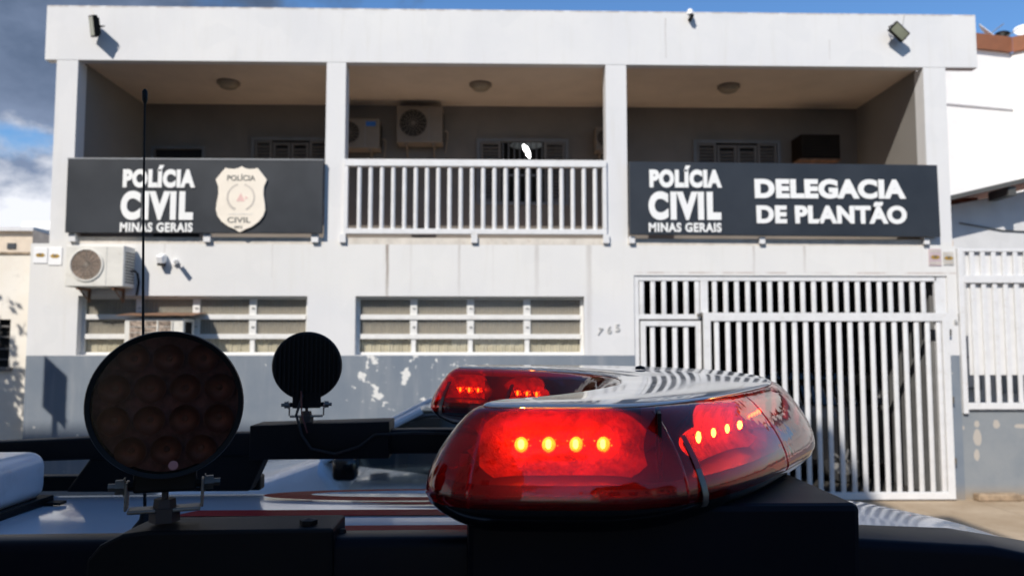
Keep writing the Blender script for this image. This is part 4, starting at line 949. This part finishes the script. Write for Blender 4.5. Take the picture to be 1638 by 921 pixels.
def smoothN(pts):
    n = len(pts); N_ = []
    for i in range(n):
        d = (pts[(i+3) % n]-pts[i-3]).normalized(); N_.append(Vector((-d.y, d.x)))   # CCW outline -> inward normal
    return N_
NRM = smoothN(OUT)
def ring(off, z): return [(p.x+n.x*off, p.y+n.y*off, 2.18+z+(p.y-.9)*.013) for p, n in zip(OUT, NRM)]
def loops(rs, closed=True):
    b = MB(); V = [[b.bm.verts.new(p) for p in r_] for r_ in rs]; m = len(rs[0])
    for a, c in zip(V, V[1:]):
        for i in range(m): b.bm.faces.new((a[i], a[(i+1) % m], c[(i+1) % m], c[i]))
    return b, V
def cap_ring(b, vs_):
    # dense simple outline: ear-clip in the plane, dropping folded points first
    from mathutils.geometry import tessellate_polygon
    for tri in tessellate_polygon([[Vector((v.co.x, v.co.y, 0)) for v in vs_]]):
        try: b.bm.faces.new([vs_[i] for i in tri])
        except ValueError: pass
LP = [(.067, -.0730), (.062, -.0738), (.055, -.0770), (.046, -.0840), (.036, -.0950), (.0255, -.1090), (.016, -.1230), (.008, -.1380), (.0025, -.1520), (0, -.1640), (.0, -.170), (.003, -.175)]
b, V = loops([ring(o_, z_) for o_, z_ in LP]); lens = b.build('lens', M['lens'], lb, smooth=True)
BP = [(.0035, -.1755), (.004, -.179), (.014, -.189), (.032, -.200), (.050, -.208), (.070, -.212)]
b, V = loops([ring(o_, z_) for o_, z_ in BP]); cap_ring(b, V[-1]); b.build('base_tray', M['blackgl'], lb, smooth=True)
b, V = loops([ring(o_, z_) for o_, z_ in [(.004, -.1605), (.02, -.152), (.034, -.1515)]]); cap_ring(b, V[-1]); b.build('inner_floor', M['black'], lb)
TP = [(.0685, -.0733), (.067, -.0718), (.0685, -.0705), (.0705, -.0697), (.074, -.0688)]
b, V = loops([ring(o_, z_) for o_, z_ in TP]); cap_ring(b, V[-1]); top = b.build('top_cover', M['cover'], lb, smooth=True)
# pale trim ribs and mesh vent on the far arm
for i0, i1, o0, o1, nm, m_ in ((150, 178, .060, .066, 'trim_rib', M['aluminium']),):
    rr = [[ring(o_, -.0675)[i] for i in range(i0, i1)] for o_ in (.078, .083)]; b = MB(); b.grid(rr); b.build(nm, m_, lb)
vent = mat('dark_mesh_vent', (.06, .05, .05), .5)
b = MB(); i0, i1 = 160, 176
rA, rB = ring(.100, -.0645), ring(.125, -.0645)
for i in range(i0, i1):
    for q in (0, 1):
        a, c, d_, e = Vector(rA[i]), Vector(rA[i+1]), Vector(rB[i+1]), Vector(rB[i]); s0 = .08+q*.48; s1 = s0+.34
        b.bm.faces.new([b.bm.verts.new(v) for v in (a.lerp(c, s0), a.lerp(c, s1), e.lerp(d_, s1), e.lerp(d_, s0))])
b.build('mesh_vent', vent, lb)
# straps
def strap(i, name='clip'):
    w_ = .0048; p = OUT[i]; tang = Vector((-NRM[i].y, NRM[i].x)); 
    pr = [(.0245, -.112), (.0145, -.127), (.0065, -.142), (.0005, -.156), (-.0025, -.167), (-.002, -.176), (.0005, -.180)]
    zt_ = (p.y-.9)*.013
    def row(l, off): return [[(p.x+tang.x*s_*w_+NRM[i].x*(o_-off), p.y+tang.y*s_*w_+NRM[i].y*(o_-off), 2.18+z_+zt_) for s_ in (-1, 1)] for o_, z_ in l]
    b = MB(); b.grid(row(pr, .0015)); b.grid(row(pr, .0)); s_ = b.build(name, M['aluminium'], lb, smooth=True)
    b = MB(); b.grid(row([(.0305, -.104), (.0235, -.1135), (.0135, -.1285), (.008, -.139)], .0022)); b.build('red_tab', M['redclip'], s_, smooth=True)
def near_idx(x, y): return min(range(len(OUT)), key=lambda i: (OUT[i]-Vector((x, y))).length)
for q in ((.243, .862), (.56, 1.40), (-.125, 1.89), (.02, 1.765)): strap(near_idx(*q))
# seam ribs moulded into the lens
for q in ((-.03, .852), (.21, .865), (.40, 1.07), (.0, 2.095)):
    i = near_idx(*q); p = OUT[i]; tg_ = Vector((-NRM[i].y, NRM[i].x))
    b = MB(); b.grid([[(p.x+tg_.x*s_*.0022+NRM[i].x*(o_-.0012*(1-abs(s_))), p.y+tg_.y*s_*.0022+NRM[i].y*(o_-.0012*(1-abs(s_))), 2.18+z_+(p.y-.9)*.013) for s_ in (-1, 0, 1)] for o_, z_ in LP[2:]]); b.build('lens_seam', M['seam'], lb, smooth=True)
b = MB(); b.prism([(.186, .885), (.190, .884), (.215, 1.02), (.211, 1.02)], 2.18-.15, 2.18-.078, 'XY'); b.build('divider', M['black'], lb)
# core: dark housing inside
b = MB(); cc = ring(.13, -.1); 
b.prism([(.0, 1.02), (.12, 1.0), (.2, 1.06), (.26, 1.2), (.33, 1.4), (.40, 1.6), (.38, 1.8), (.2, 1.93), (-.02, 1.97), (.10, 1.86), (.24, 1.7), (.25, 1.45), (.19, 1.22), (.08, 1.10)], 2.18-.150, 2.18-.080, 'XY'); b.build('inner_housing', mat('smoked_inner_housing', (.10, .012, .014), .4), lb)
def module(x, y, az, n, m, W=None, H=.058, sc=1.0, sp=.0315, z=2.18-.117, refl=None):
    """az: direction the module faces, degrees from -Y towards +X"""
    W = W or n*sp+.02; a = R(az); fwd = Vector((math.sin(a), -math.cos(a), 0)); sd = Vector((math.cos(a), math.sin(a), 0)); c = Vector((x, y, z)); up = Vector((0, 0, 1))
    P3 = lambda u_, v_, w_: c+sd*u_+fwd*v_+up*w_
    b = MB(); NU, NV = 24, 12; rows_ = []
    for a_ in range(NU+1):
        u_ = -1+2*a_/NU; sc_ = (1-abs(u_)**5*.55); row_ = []
        for c2 in range(NV+1):
            v_ = -1+2*c2/NV; row_.append(P3(W/2*u_, -.016+.030*(max(abs(u_)**4*.9, 0)+abs(v_)**2.2)*.62, H/2*v_*sc_))
        rows_.append(row_)
    b.grid(rows_)
    rf = b.build('light_module', refl or M['chromered'], lb, smooth=True)
    for i in range(n):
        q = P3((i-(n-1)/2)*sp, .000 if az == 0 else .008, .002)
        b = MB(); bmesh.ops.create_icosphere(b.bm, subdivisions=2, radius=1)
        bmesh.ops.scale(b.bm, vec=(.0034*sc*random.uniform(.9, 1.12), .0034*sc, .0068*sc*random.uniform(.88, 1.1)), verts=b.bm.verts); bmesh.ops.translate(b.bm, verts=b.bm.verts, vec=q); b.build('led', m, rf, smooth=True)
        b = MB()
        for gx, gz, gr in ((-.0095, .0035, .0013), (.0085, .005, .0010), (.0105, -.002, .0011)):
            g0 = len(b.bm.verts); bmesh.ops.create_icosphere(b.bm, subdivisions=1, radius=gr*random.uniform(.5, 1.1)); b.bm.verts.ensure_lookup_table()
            bmesh.ops.translate(b.bm, verts=b.bm.verts[g0:], vec=q+sd*gx*sc+up*gz*sc)
        b.build_each('glint_bead', M['ledglow'], rf)  # glowing beads imitate reflected glints beside the LED
        if az == 0:
            cone = [(.0036*sc, -.001), (.0052*sc, .003), (.0080*sc, .008)]; b = MB(); rows_ = []
            for rr_, dd_ in cone: rows_.append([tuple(q+(sd*math.cos(2*math.pi*k_/20)+up*math.sin(2*math.pi*k_/20)*1.15)*rr_+fwd*dd_) for k_ in range(21)])
            b.grid(rows_); b.build('halo_cone', M['halo_cone'], rf, smooth=True)  # cone added for the halo and glints around the LED
    for i in range(n+1):
        q0, q1 = P3((i-n/2)*sp, -.014, -H*.42), P3((i-n/2)*sp, .004, H*.42)
    return rf
M['chromered'] = mat('ribbed_reflector', (.34, .07, .045), .5, metal=.3, var=.5, scale=45, bump=.5, bscale=220)
module(.080, .912, 0, 4, M['led'], sp=.0315, W=.19, H=.088)
module(.297, 1.05, 56, 4, M['led'], sp=.058, W=.27, H=.085, sc=1.0)
module(.43, 1.31, 62, 5, M['ledglow'], sp=.026, W=.16, H=.08, sc=.6)
module(-.055, 1.99, -35, 3, M['ledglow'], sp=.028, W=.13, H=.08, sc=.9)
module(.085, 1.835, -45, 3, M['ledglow'], sp=.03, W=.13, H=.08, sc=.9)
module(.005, .975, -50, 2, M['ledlow'], sp=.022, W=.07, H=.07, sc=.6)
def rlamp(x, y, z, e, c=(1, .05, .02), r=.012):
    l = bpy.data.lights.new('led_glow', 'POINT'); l.energy = e; l.color = c; l.shadow_soft_size = r; o = bpy.data.objects.new('led_glow', l); COL.objects.link(o); o.location = (x, y, z); o.parent = lb; o.location = Vector((x, y, z))-Vector(lb.location)
rlamp(.08, .885, 2.070, .012); rlamp(.325, 1.03, 2.070, .01)
# small black antenna nub on top
MB().lathe([(0, 0), (.012, 0), (.010, .006), (0, .009)], (.33, 1.75, 2.1235), 'Z', 16).build('top_screw', M['black'], lb, smooth=True)
